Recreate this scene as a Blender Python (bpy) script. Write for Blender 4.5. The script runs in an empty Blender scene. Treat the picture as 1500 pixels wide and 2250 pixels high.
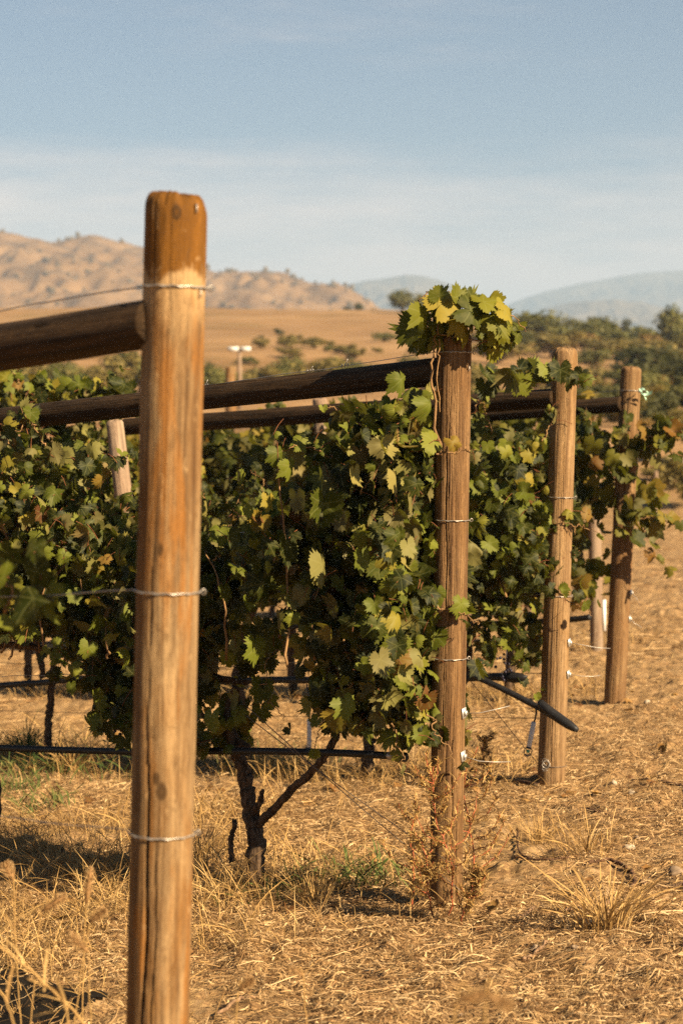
import bpy, math, random
import numpy as np
from mathutils import Vector, Matrix, Quaternion
rng = np.random.default_rng(11)
random.seed(11)
S = bpy.context.scene
COL = S.collection
R = math.radians

# ------------------------------------------------------------------ camera geometry of the place
F = 4375.0
CAM = np.array([0.0, 0.0, 1.64])
PITCH = math.atan((1125 - 900) / F)
CF = np.array([0, math.cos(PITCH), -math.sin(PITCH)])
CU = np.array([0, math.sin(PITCH), math.cos(PITCH)])
CR = np.array([1.0, 0, 0])
ROW = np.array([-0.7953, 0.6062, 0.0]); ROW /= np.linalg.norm(ROW)   # direction of the vine rows (away, to the left)
NRM = np.array([0.6062, 0.7953, 0.0]); NRM /= np.linalg.norm(NRM)    # across the rows (away)
HEAD = np.array([0.64, 2.42, 0]) / math.hypot(.64, 2.42)
SUN_AZ, SUN_EL = R(130.5), R(30)
SUN = np.array([math.sin(SUN_AZ) * math.cos(SUN_EL), math.cos(SUN_AZ) * math.cos(SUN_EL), math.sin(SUN_EL)])

def ray(px, py):
    d = CF + CR * ((px - 750) / F) + CU * ((1125 - py) / F)
    return d
def at(px, py, Y):
    d = ray(px, py)
    return CAM + d * (Y / d[1])

# ------------------------------------------------------------------ noise
def _hash(ix, iy, seed):
    h = (ix.astype(np.int64) * 374761393 + iy.astype(np.int64) * 668265263 + seed * 1442695041) & 0xffffffff
    h = ((h ^ (h >> 13)) * 1274126177) & 0xffffffff
    h = h ^ (h >> 16)
    return (h & 0xffff) / 65535.0
def vnoise(x, y, seed=0):
    x = np.asarray(x, float); y = np.asarray(y, float)
    ix = np.floor(x); iy = np.floor(y); fx = x - ix; fy = y - iy
    fx = fx * fx * (3 - 2 * fx); fy = fy * fy * (3 - 2 * fy)
    a = _hash(ix, iy, seed); b = _hash(ix + 1, iy, seed); c = _hash(ix, iy + 1, seed); d = _hash(ix + 1, iy + 1, seed)
    return (a * (1 - fx) + b * fx) * (1 - fy) + (c * (1 - fx) + d * fx) * fy
def fbm(x, y, oct=4, seed=0, gain=.5):
    s = 0; a = 1; t = 0
    for k in range(oct):
        s = s + a * (vnoise(x * 2 ** k, y * 2 ** k, seed + k * 17) - .5); t += a; a *= gain
    return s / t

# ------------------------------------------------------------------ terrain height
Z0, GA, GBY = 0.1057, 0.0774, -0.02046
def plane_z(x, y): return Z0 + GA * x + GBY * y
_rpx = np.array([-4000, -1500, 0, 450, 900, 1040, 1150, 1230, 1300, 1400, 1500, 1800, 2600, 5000])
_rpy = np.array([700, 694, 690, 692, 697, 704, 722, 734, 742, 750, 764, 780, 790, 800])
def smooth01(t): t = np.clip(t, 0, 1); return t * t * (3 - 2 * t)
def ground_z(x, y):
    x = np.asarray(x, float); y = np.asarray(y, float)
    D = np.maximum(y, 0.5)
    px = 750 + F * x / np.maximum(D, 1.0)
    pl = Z0 + GA * np.clip(x, -26, 20) + GBY * np.clip(y, -15, 34)
    rp = np.interp(px, _rpx, _rpy)
    tD = np.log(np.array([20, 30, 46, 90, 170, 310]))
    lD = np.log(np.maximum(D, 1))
    far = np.zeros_like(D)
    zs = []
    for Dk, yk in ((46, 935), (90, 868), (170, None), (310, 'r'), (420, 'f'), (900, 'g')):
        if yk is None: yy = rp * .62 + 850 * .38
        elif yk == 'r': yy = rp
        elif yk == 'f': yy = rp + 16
        elif yk == 'g': yy = rp + 14
        else: yy = rp * 0 + yk
        zs.append(1.64 + (900 - yy) / F * Dk)
    Ds = np.log(np.array([27., 46, 90, 170, 310, 420, 900]))
    zs = [pl] + zs
    for k in range(len(Ds) - 1):
        t = smooth01((lD - Ds[k]) / (Ds[k + 1] - Ds[k]))
        m = (lD >= Ds[k]) & (lD <= Ds[k + 1])
        far = np.where(m, zs[k] * (1 - t) + zs[k + 1] * t, far)
    far = np.where(lD > Ds[-1], zs[-1], far)
    z = np.where(D > 27, far, pl)
    z = z + np.where(D > 30, fbm(x / 9, y / 9, 3, 5) * np.clip((D - 30) / 60, 0, 1) * .8, 0)
    return z
def clods(x, y):
    """small relief of the worked soil close to the camera"""
    big = fbm(x * 1.3, y * 1.3, 3, 41) * .05
    lumps = np.maximum(fbm(x * 7, y * 7, 3, 43), 0) ** 1.2 * .11
    fine = fbm(x * 28, y * 28, 2, 47) * .026
    return big + lumps + fine
def gz(x, y):
    z = ground_z(x, y)
    d = np.hypot(x, y)
    return z + clods(np.asarray(x, float), np.asarray(y, float)) * np.clip((32 - d) / 12, 0, 1)
def on_ground(px, py):
    d = ray(px, py)
    a, b = 2.0, 60.0
    for _ in range(60):
        m = (a + b) / 2; p = CAM + d * m
        if p[2] > float(ground_z(p[0], p[1])): a = m
        else: b = m
    return CAM + d * a

# ------------------------------------------------------------------ mesh helpers
def mesh_np(name, verts, quads=None, tris=None, smooth=True, uv=None):
    me = bpy.data.meshes.new(name)
    verts = np.asarray(verts, np.float32)
    nq = 0 if quads is None else len(quads); nt = 0 if tris is None else len(tris)
    me.vertices.add(len(verts)); me.vertices.foreach_set('co', verts.ravel())
    loops = []
    if nq: loops.append(np.asarray(quads, np.int32).ravel())
    if nt: loops.append(np.asarray(tris, np.int32).ravel())
    L = np.concatenate(loops)
    me.loops.add(len(L)); me.loops.foreach_set('vertex_index', L)
    me.polygons.add(nq + nt)
    st = np.concatenate([np.arange(nq) * 4, nq * 4 + np.arange(nt) * 3]).astype(np.int32)
    me.polygons.foreach_set('loop_start', st)
    me.polygons.foreach_set('loop_total', np.concatenate([np.full(nq, 4), np.full(nt, 3)]).astype(np.int32))
    if smooth: me.polygons.foreach_set('use_smooth', np.ones(nq + nt, bool))
    if uv is not None:
        u = me.uv_layers.new(name='UVMap'); u.data.foreach_set('uv', np.asarray(uv, np.float32)[L].ravel())
    me.update(calc_edges=True); me.validate()
    return me
class MB:
    def __init__(s): s.v = []; s.q = []; s.t = []; s.n = 0
    def add(s, v, q=None, t=None):
        v = np.asarray(v, float)
        if q is not None and len(q): s.q.append(np.asarray(q) + s.n)
        if t is not None and len(t): s.t.append(np.asarray(t) + s.n)
        s.v.append(v); s.n += len(v)
    def mesh(s, name, smooth=True):
        return mesh_np(name, np.concatenate(s.v), np.concatenate(s.q) if s.q else None, np.concatenate(s.t) if s.t else None, smooth)
    def tube(s, path, rad, k=8, cap=True):
        P = np.asarray(path, float); n = len(P)
        r = np.full(n, rad) if np.isscalar(rad) else np.asarray(rad, float)
        T = np.gradient(P, axis=0); T /= np.linalg.norm(T, axis=1)[:, None] + 1e-12
        ref = np.array([0, 0, 1.0]) if abs(T[0][2]) < .9 else np.array([1.0, 0, 0])
        A = np.cross(ref, T[0]); A /= np.linalg.norm(A)
        V = []
        for i in range(n):
            A = A - T[i] * A.dot(T[i]); A /= np.linalg.norm(A) + 1e-12
            B = np.cross(T[i], A)
            th = np.arange(k) * 2 * math.pi / k
            V.append(P[i] + r[i] * (np.cos(th)[:, None] * A + np.sin(th)[:, None] * B))
        V = np.concatenate(V); q = []
        for i in range(n - 1):
            for j in range(k):
                q.append((i * k + j, i * k + (j + 1) % k, (i + 1) * k + (j + 1) % k, (i + 1) * k + j))
        t = []
        if cap:
            V = np.vstack([V, P[0], P[-1]]); c0 = n * k
            for j in range(k):
                t.append((c0, (j + 1) % k, j)); t.append((c0 + 1, (n - 1) * k + j, (n - 1) * k + (j + 1) % k))
        s.add(V, q, t)
    def box(s, c, size, rot=None):
        h = np.array(size) / 2
        v = np.array([[x, y, z] for x in (-1, 1) for y in (-1, 1) for z in (-1, 1)]) * h
        if rot is not None: v = v @ np.asarray(rot).T
        v = v + np.asarray(c)
        s.add(v, [(0, 1, 3, 2), (4, 6, 7, 5), (0, 4, 5, 1), (2, 3, 7, 6), (0, 2, 6, 4), (1, 5, 7, 3)])
    def blob(s, c, r, seed=0, n=8, amp=.25):
        th = np.linspace(0, math.pi, n + 1); ph = np.arange(2 * n) * math.pi / n
        V = []; r = np.broadcast_to(np.asarray(r, float), (3,))
        for a in th:
            for p in ph:
                d = np.array([math.sin(a) * math.cos(p), math.sin(a) * math.sin(p), math.cos(a)])
                m = 1 + amp * 2 * (float(vnoise(d[0] * 1.7 + 9 + seed, d[1] * 1.7 + d[2] * 1.3 + 5, seed)) - .5)
                V.append(d * r * m + np.asarray(c))
        m = 2 * n; q = [(i * m + j, (i + 1) * m + j, (i + 1) * m + (j + 1) % m, i * m + (j + 1) % m) for i in range(n) for j in range(m)]
        s.add(V, q)
def link(name, me, mat=None, parent=None):
    o = bpy.data.objects.new(name, me); COL.objects.link(o)
    if mat is not None: o.data.materials.append(mat)
    if parent is not None: o.parent = parent
    return o
def empty(name, loc=(0, 0, 0)):
    o = bpy.data.objects.new(name, None); COL.objects.link(o); o.location = loc; o.empty_display_size = .1
    return o
def tag(o, label=None, cat=None, group=None, kind=None):
    if label: o['label'] = label
    if cat: o['category'] = cat
    if group: o['group'] = group
    if kind: o['kind'] = kind
    return o
def part(name, mb, mat, parent, smooth=True):
    """mesh built in world coordinates, parented to a root standing at its own location"""
    me = mb.mesh(name, smooth)
    off = np.array(parent.location) if parent is not None else np.zeros(3)
    me.transform(Matrix.Translation(Vector(-off)))
    return link(name, me, mat, parent)
def root_of(mb, name, mat, label, cat, group=None, smooth=True, origin=None):
    """single-mesh thing with its origin at its base"""
    me = mb.mesh(name, smooth)
    co = np.concatenate(mb.v)
    if origin is None: origin = (co[:, 0].mean(), co[:, 1].mean(), co[:, 2].min())
    me.transform(Matrix.Translation(-Vector(origin)))
    o = link(name, me, mat); o.location = origin
    return tag(o, label, cat, group)

# ------------------------------------------------------------------ materials
class NT:
    def __init__(s, name):
        s.m = bpy.data.materials.new(name); s.m.use_nodes = True
        s.t = s.m.node_tree; s.t.nodes.clear()
        s.out = s.t.nodes.new('ShaderNodeOutputMaterial')
    def n(s, typ, ins=None, **props):
        k = s.t.nodes.new('ShaderNode' + typ)
        for p, v in props.items(): setattr(k, p, v)
        for i, v in (ins or {}).items():
            sock = k.inputs[i]
            if isinstance(v, bpy.types.NodeSocket): s.t.links.new(v, sock)
            else: sock.default_value = v
        return k
    def coord(s, which='Object'): return s.n('TexCoord').outputs[which]
    def mapping(s, v, scale=(1, 1, 1), loc=(0, 0, 0)):
        return s.n('Mapping', {'Vector': v, 'Scale': scale, 'Location': loc}).outputs[0]
    def noise(s, v, scale=5, detail=4, rough=.55, dist=0.0, out='Fac'):
        return s.n('TexNoise', {'Vector': v, 'Scale': scale, 'Detail': detail, 'Roughness': rough, 'Distortion': dist}).outputs[out]
    def ramp(s, f, stops, interp='LINEAR'):
        k = s.n('ValToRGB', {'Fac': f}); cr = k.color_ramp; cr.interpolation = interp
        while len(cr.elements) > 1: cr.elements.remove(cr.elements[-1])
        for i, (p, c) in enumerate(stops):
            e = cr.elements[0] if i == 0 else cr.elements.new(p)
            e.position = p
            if not hasattr(c, '__len__'): c = (c, c, c)
            e.color = (c[0], c[1], c[2], 1)
        return k.outputs[0]
    def mix(s, f, a, b, blend='MIX'):
        k = s.n('Mix', data_type='RGBA', blend_type=blend)
        for idx, v in ((0, f), (6, a), (7, b)):
            if isinstance(v, bpy.types.NodeSocket): s.t.links.new(v, k.inputs[idx])
            elif idx == 0: k.inputs[0].default_value = v
            else: k.inputs[idx].default_value = (v[0], v[1], v[2], 1)
        return k.outputs[2]
    def math(s, op, a, b=0.0, c=None):
        ins = {0: a, 1: b}
        if c is not None: ins[2] = c
        return s.n('Math', ins, operation=op).outputs[0]
    def bump(s, h, strength=.5, dist=.01, normal=None):
        ins = {'Height': h, 'Strength': strength, 'Distance': dist}
        if normal is not None: ins['Normal'] = normal
        return s.n('Bump', ins).outputs[0]
    def done(s, color, rough=.8, spec=.3, bump=None, metal=0.0):
        ins = {'Base Color': color if isinstance(color, bpy.types.NodeSocket) else (*color, 1), 'Roughness': rough, 'Metallic': metal, 'Specular IOR Level': spec}
        if bump is not None: ins['Normal'] = bump
        b = s.n('BsdfPrincipled', ins); s.t.links.new(b.outputs[0], s.out.inputs[0])
        return s.m
def flat(name, c, rough=.7, spec=.3, metal=0.0, var=.25, sc=30):
    t = NT(name); co = t.coord()
    f = t.noise(co, sc, 4)
    col = t.ramp(f, [(.3, tuple(x * (1 - var) for x in c)), (.7, tuple(min(1, x * (1 + var)) for x in c))])
    return t.done(col, rough, spec, t.bump(f, .2, .003), metal)

def wood_mat(name, pale, mid, dark, seed, grain=1.0, stain=None, ridged=0.0, band=None, knots=()):
    """weathered round timber, grain along local z"""
    t = NT(name); co = t.coord()
    loc = (seed * 3.1, seed * 1.7, seed * .9)
    warp = t.n('VectorMath', {0: co, 1: t.n('VectorMath', {0: t.noise(t.mapping(co, (5, 5, 2.2), loc), 1, 2, out='Color'), 1: (.02, .02, 0)}, operation='MULTIPLY').outputs[0]}, operation='ADD').outputs[0]
    g1 = t.noise(t.mapping(warp, (60, 60, 1.7), loc), 1, 5, .6)
    g2 = t.noise(t.mapping(warp, (190, 190, 4.5), loc), 1, 3, .6)
    patch = t.noise(t.mapping(co, (9, 9, 2.6), loc), 1, 5, .62, .6)
    blot = t.noise(t.mapping(co, (22, 22, 9), loc), 1, 4, .6, .8)
    c = t.mix(t.ramp(patch, [(.40, 0), (.60, 1)]), mid, pale)
    c = t.mix(t.math('MULTIPLY', t.ramp(g1, [(.42, 0), (.66, 1)]), .62 * grain), c, dark)
    c = t.mix(t.math('MULTIPLY', t.ramp(g2, [(.45, 0), (.7, 1)]), .45 * grain), c, dark)
    if stain is not None:                     # resin / preservative stains in long drips
        dr = t.noise(t.mapping(co, (26, 26, 3.0), (loc[1], loc[0], 2)), 1, 4, .6, .4)
        c = t.mix(t.math('MULTIPLY', t.ramp(dr, [(.52, 0), (.64, 1)]), .65), c, stain)
    c = t.mix(t.math('MULTIPLY', t.ramp(blot, [(.60, 0), (.72, 1)]), .5), c, tuple(x * .45 for x in mid))
    if band is not None:                      # soaked orange head of the post, then a paler washed band
        z = t.n('SeparateXYZ', {0: co}).outputs[2]
        wob = t.math('ADD', z, t.math('MULTIPLY', t.math('SUBTRACT', blot, .5), .16))
        head = t.n('MapRange', {0: wob, 1: band[0] - .012, 2: band[0] + .012}).outputs[0]
        ho = t.mix(t.ramp(g1, [(.35, 0), (.7, 1)]), band[2], tuple(x * .33 for x in band[2]))
        ho = t.mix(t.ramp(patch, [(.42, 0), (.58, 1)]), ho, tuple(x * .55 for x in band[2]))
        pal = t.math('MULTIPLY', t.n('MapRange', {0: wob, 1: band[0] - band[1] * 2.2, 2: band[0] - band[1] * .6}).outputs[0], .75)
        c = t.mix(pal, c, tuple(min(1, x * 1.25) for x in pale))
        c = t.mix(head, c, ho)
    fine = t.noise(t.mapping(co, (330, 330, 60), loc), 1, 3, .7)
    c = t.mix(t.math('MULTIPLY', t.ramp(fine, [(.5, 0), (.72, 1)]), .42), c, dark)
    spk = t.noise(t.mapping(co, (48, 48, 17), loc), 1, 5, .7, 1.2)
    c = t.mix(t.math('MULTIPLY', t.ramp(spk, [(.56, 0), (.70, 1)]), .6), c, tuple(x * .38 for x in mid))
    c = t.mix(t.math('MULTIPLY', t.ramp(spk, [(.30, 1), (.40, 0)]), .5), c, tuple(min(1, x * 1.3) for x in pale))
    for kx, ky, kz, kr in knots:              # knots with a dark rim and a stained halo
        v = t.n('VectorMath', {0: t.n('VectorMath', {0: warp, 1: (kx, ky, kz)}, operation='SUBTRACT').outputs[0], 1: (1, 1, .62)}, operation='MULTIPLY').outputs[0]
        ln = t.math('DIVIDE', t.n('VectorMath', {0: v}, operation='LENGTH').outputs['Value'], kr * 1.5)
        c = t.mix(t.ramp(ln, [(0, .55), (.45, .25), (.62, .9), (.78, .85), (.92, .15), (1, 0)]), c, tuple(x * .22 for x in mid))
    h = t.math('ADD', t.math('ADD', t.math('MULTIPLY', g1, .7), t.math('MULTIPLY', g2, .5)), t.math('MULTIPLY', fine, .25))
    b = t.bump(h, .8 + ridged * .2, .008 + .006 * ridged)
    return t.done(c, .82, .2, b)

M = {}
M['post_near'] = wood_mat('weathered_post_wood', (.32, .205, .095), (.205, .100, .029), (.045, .019, .006), 1, 1.15, stain=(.25, .095, .012), band=(1.905, .05, (.22, .088, .008)), knots=[(.0, -.061, 1.375, .011), (-.045, -.05, 1.02, .008), (.012, -.06, 1.175, .007), (.0, -.06, .93, .010), (.012, -.06, .905, .012), (.025, -.057, .42, .013), (.02, -.057, 2.02, .009), (-.02, -.058, 1.62, .006), (-.01, -.06, .70, .008)])
M['post_leafy'] = wood_mat('ridged_post_wood', (.27, .158, .068), (.20, .106, .040), (.055, .024, .009), 2, 1.3, ridged=1.0, knots=[(.01, -.056, .98, .010), (-.02, -.052, 1.38, .007)])
M['post_third'] = wood_mat('pale_post_wood', (.33, .21, .10), (.255, .145, .056), (.09, .042, .016), 3, 1.1, ridged=.6, knots=[(.02, -.054, .86, .013), (-.01, -.056, 1.3, .009)])  # paler wood than its neighbours
M['post_fourth'] = wood_mat('brown_post_wood', (.27, .165, .073), (.205, .108, .042), (.075, .034, .013), 4, 1.1, ridged=.6)
M['rail'] = wood_mat('dark_rail_wood', (.085, .047, .020), (.046, .025, .010), (.012, .007, .003), 5, 1.2, ridged=.8)
M['grey_post'] = wood_mat('grey_post_wood', (.37, .27, .18), (.29, .19, .12), (.09, .06, .04), 6, 1.0)
M['wire'] = flat('galvanised_wire', (.40, .36, .31), .45, .5, .6)
M['rusty_wire'] = flat('dull_wire', (.16, .12, .09), .6, .4, .5)
M['hose'] = flat('black_poly_hose', (.012, .011, .011), .55, .35, 0, .3, 20)
M['drop_tube'] = flat('grey_weight_tube', (.55, .55, .53), .5, .4, 0, .06)
M['sprinkler'] = flat('sprinkler_plastic', (.012, .012, .013), .4, .4)
M['green_plastic'] = flat('green_plastic', (.05, .35, .2), .4, .4)
M['ribbon'] = flat('pale_green_ribbon', (.35, .55, .42), .6, .3)
M['plate'] = flat('galvanised_plate', (.60, .57, .52), .42, .5, .55)
M['white'] = flat('white_paint', (.75, .73, .7), .6, .3, 0, .05)
M['roof'] = flat('grey_roof', (.30, .25, .22), .7, .3)
M['stone'] = flat('field_stone', (.25, .175, .11), .9, .2, 0, .25, 18)
M['white_stone'] = flat('pale_quartz', (.38, .31, .22), .8, .3, 0, .15, 30)

def bark_mat(name, a, b):
    t = NT(name); co = t.coord()
    g = t.noise(t.mapping(co, (70, 70, 12)), 1, 5, .65, .6)
    return t.done(t.ramp(g, [(.35, a), (.65, b)]), .9, .15, t.bump(g, .9, .008))
M['bark'] = bark_mat('vine_bark', (.022, .013, .008), (.15, .095, .055))
M['cane'] = bark_mat('reddish_cane', (.10, .035, .018), (.24, .095, .04))
M['shoot'] = bark_mat('thin_shoot', (.15, .085, .04), (.33, .19, .08))
M['stick'] = bark_mat('dead_stick', (.12, .07, .038), (.34, .21, .12))
M['dark_stick'] = bark_mat('dark_pruning', (.05, .028, .016), (.17, .09, .05))

def leaf_mat(name, stops, under, trans=.32, vein=True):
    t = NT(name)
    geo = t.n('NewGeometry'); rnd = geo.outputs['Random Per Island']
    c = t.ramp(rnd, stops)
    blot = t.noise(t.coord('Object'), 60, 3)
    c = t.mix(t.math('MULTIPLY', t.ramp(blot, [(.45, 0), (.75, 1)]), .35), c, (.17, .15, .035))
    if vein:
        uv = t.n('SeparateXYZ', {0: t.coord('UV')}); x, y = uv.outputs[0], uv.outputs[1]
        acc = None
        for a in (0, 52, -52, 106, -106):
            sx, sy = math.sin(R(a)), math.cos(R(a))
            d = t.math('ABSOLUTE', t.math('SUBTRACT', t.math('MULTIPLY', x, sy), t.math('MULTIPLY', y, sx)))
            al = t.math('ADD', t.math('MULTIPLY', x, sx), t.math('MULTIPLY', y, sy))
            w = t.math('MULTIPLY', t.math('LESS_THAN', d, .028), t.math('GREATER_THAN', al, 0.0))
            acc = w if acc is None else t.math('MAXIMUM', acc, w)
        c = t.mix(t.math('MULTIPLY', acc, .2), c, (.26, .26, .09))
    un = t.mix(.55, c, under)
    col = t.mix(geo.outputs['Backfacing'], c, un)
    tr = t.mix(.5, c, (.20, .20, .015))
    b = t.n('BsdfPrincipled', {'Base Color': col, 'Roughness': .58, 'Specular IOR Level': .18})
    tl = t.n('BsdfTranslucent', {'Color': tr})
    mx = t.n('MixShader', {0: trans, 1: b.outputs[0], 2: tl.outputs[0]})
    t.t.links.new(mx.outputs[0], t.out.inputs[0])
    return t.m
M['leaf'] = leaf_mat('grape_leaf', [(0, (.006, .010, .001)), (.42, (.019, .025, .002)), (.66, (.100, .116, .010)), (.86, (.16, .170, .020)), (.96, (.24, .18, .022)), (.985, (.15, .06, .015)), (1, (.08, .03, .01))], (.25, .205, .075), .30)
M['leaf_far'] = leaf_mat('grape_leaf_back_rows', [(0, (.018, .025, .003)), (.4, (.048, .054, .006)), (.7, (.135, .122, .014)), (.88, (.21, .14, .02)), (.975, (.17, .08, .016)), (1, (.10, .045, .012))], (.18, .155, .06), vein=False)
M['leaf_tuft_lit'] = leaf_mat('lit_tuft_leaf', [(0, (.028, .036, .003)), (.35, (.075, .082, .006)), (.65, (.15, .148, .011)), (.9, (.24, .21, .022)), (1, (.30, .22, .03))], (.30, .25, .08), .34)  # lighter copy of the leaf colours; the tuft's sunlit glow is painted in
M['grape'] = flat('dark_grape', (.018, .014, .028), .45, .4, 0, .3, 60)

def blade_mat(name, stops):
    t = NT(name); geo = t.n('NewGeometry')
    c = t.ramp(geo.outputs['Random Per Island'], stops)
    d = t.n('BsdfPrincipled', {'Base Color': c, 'Roughness': .7, 'Specular IOR Level': .25})
    tl = t.n('BsdfTranslucent', {'Color': c}); mx = t.n('MixShader', {0: .22, 1: d.outputs[0], 2: tl.outputs[0]})
    t.t.links.new(mx.outputs[0], t.out.inputs[0]); return t.m
M['straw'] = blade_mat('straw', [(0, (.11, .055, .02)), (.3, (.30, .17, .07)), (.65, (.52, .33, .145)), (1, (.72, .51, .27))])
M['dry_grass'] = blade_mat('dry_standing_grass', [(0, (.20, .11, .035)), (.4, (.40, .24, .08)), (.8, (.52, .325, .12)), (1, (.60, .41, .17))])
M['green_weed'] = blade_mat('green_weed_blade', [(0, (.05, .085, .015)), (.6, (.10, .13, .03)), (1, (.22, .19, .06))])
M['weed_red'] = flat('red_weed_stem', (.34, .085, .035), .6, .3)
M['weed_leaf'] = blade_mat('dry_weed_leaf', [(0, (.22, .11, .03)), (.5, (.40, .24, .07)), (1, (.48, .32, .12))])
M['seed_head'] = blade_mat('bristly_seed_head', [(0, (.30, .16, .06)), (.5, (.46, .28, .12)), (1, (.56, .38, .18))])

def ground_mat():
    t = NT('dry_vineyard_soil'); co = t.coord('Object')
    sep = t.n('SeparateXYZ', {0: co})
    soil = t.ramp(t.noise(co, 9, 8, .65), [(.28, (.13, .072, .031)), (.5, (.30, .178, .082)), (.72, (.47, .31, .16))])
    litter = t.noise(t.mapping(co, (24, 60, 20)), 1, 5, .7, 1.4)
    soil = t.mix(t.ramp(litter, [(.50, 0), (.62, 1)]), soil, (.50, .32, .135))
    dk = t.noise(t.mapping(co, (5, 11, 5)), 1, 6, .7, .5)
    soil = t.mix(t.math('MULTIPLY', t.ramp(dk, [(.56, 0), (.68, 1)]), .55), soil, (.12, .066, .03))
    # far grassland
    ft = t.noise(t.mapping(co, (.05, .12, .1)), 1, 7, .65, .8)
    far = t.ramp(ft, [(.32, (.21, .118, .048)), (.5, (.30, .175, .078)), (.68, (.38, .235, .11))])
    sc = t.noise(t.mapping(co, (.11, .25, .2)), 1, 6, .7)
    far = t.mix(t.math('MULTIPLY', t.ramp(sc, [(.53, 0), (.66, 1)]), .7), far, (.125, .092, .028))
    w = t.n('MapRange', {0: sep.outputs[1], 1: 24, 2: 40}).outputs[0]
    c = t.mix(w, soil, far)
    h = t.math('ADD', t.noise(co, 26, 8, .7), t.math('MULTIPLY', litter, .5))
    return t.done(c, .95, .1, t.bump(h, .8, .02))
M['ground'] = ground_mat()
def hill_mat(name, a, b, scrub, sc=.012, amt=.7, lo=.54, hi=.62):
    t = NT(name); co = t.coord('Object')
    base = t.ramp(t.noise(t.mapping(co, (sc, sc, sc * 2.2)), 1, 7, .62, .5), [(.35, a), (.65, b)])
    s = t.noise(t.mapping(co, (sc * 1.3, sc * 1.3, sc * 3), (7, 3, 1)), 1, 9, .72)
    c = t.mix(t.math('MULTIPLY', t.ramp(s, [(lo, 0), (hi, 1)]), amt), base, scrub)
    return t.done(c, .95, .05)
M['hill'] = hill_mat('tan_hillside', (.20, .118, .055), (.30, .185, .09), (.10, .070, .045), .022, .75, .5, .64)
M['mountain'] = hill_mat('distant_mountain', (.13, .11, .08), (.22, .17, .11), (.09, .08, .06), .002, .4)
M['scrub'] = flat('hillside_scrub', (.13, .098, .058), .9, .1, 0, .35, .3)
M['bush'] = leaf_mat('bush_leaf', [(0, (.085, .090, .016)), (.5, (.16, .15, .028)), (1, (.28, .22, .045))], (.12, .12, .05), .25, False)
M['bush_olive'] = leaf_mat('olive_bush_leaf', [(0, (.11, .080, .018)), (.5, (.21, .155, .03)), (1, (.32, .22, .055))], (.2, .16, .06), .25, False)
M['bush_dark'] = leaf_mat('dark_bush_leaf', [(0, (.042, .046, .013)), (.6, (.075, .074, .02)), (1, (.12, .098, .03))], (.07, .07, .03), .2, False)
M['bush_rust'] = leaf_mat('rust_bush_leaf', [(0, (.17, .085, .02)), (.6, (.27, .15, .035)), (1, (.32, .20, .05))], (.25, .16, .06), .25, False)
M['trunk'] = flat('tree_bark', (.09, .06, .04), .9, .1)

# ------------------------------------------------------------------ GROUND (one sheet)
def build_ground():
    ax = np.concatenate([np.linspace(-1.25, -.26, 50, endpoint=False), np.linspace(-.26, .26, 640), np.linspace(.26, 1.25, 51)[1:]])
    rad = [0.4]
    while rad[-1] < 1100:
        r = rad[-1]
        k = 1.06 if r < 3.5 else 1.0042 if r < 13 else 1.008 if r < 34 else 1.022
        rad.append(r * k)
    rad = np.array(rad)
    A, Rr = np.meshgrid(ax, rad)
    X = Rr * np.sin(A); Y = Rr * np.cos(A)
    Zv = gz(X, Y)
    v = np.stack([X, Y, Zv], -1).reshape(-1, 3); nr, na = X.shape
    i = np.arange(nr - 1)[:, None] * na + np.arange(na - 1)[None]
    q = np.stack([i, i + 1, i + na + 1, i + na], -1).reshape(-1, 4)
    # coarse apron behind the camera so that the place goes on
    a2 = np.linspace(1.25, 2 * math.pi - 1.25, 60); r2 = np.array([.4, 1, 2, 4, 8, 16, 40])
    A2, R2 = np.meshgrid(a2, r2); X2 = R2 * np.sin(A2); Y2 = R2 * np.cos(A2)
    v2 = np.stack([X2, Y2, ground_z(X2, Y2)], -1).reshape(-1, 3)
    i2 = np.arange(len(r2) - 1)[:, None] * 60 + np.arange(59)[None] + len(v)
    q2 = np.stack([i2, i2 + 1, i2 + 61, i2 + 60], -1).reshape(-1, 4)
    me = mesh_np('ground', np.vstack([v, v2]), np.vstack([q, q2]))
    tag(link('ground', me, M['ground']), kind='structure')
build_ground()

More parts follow.
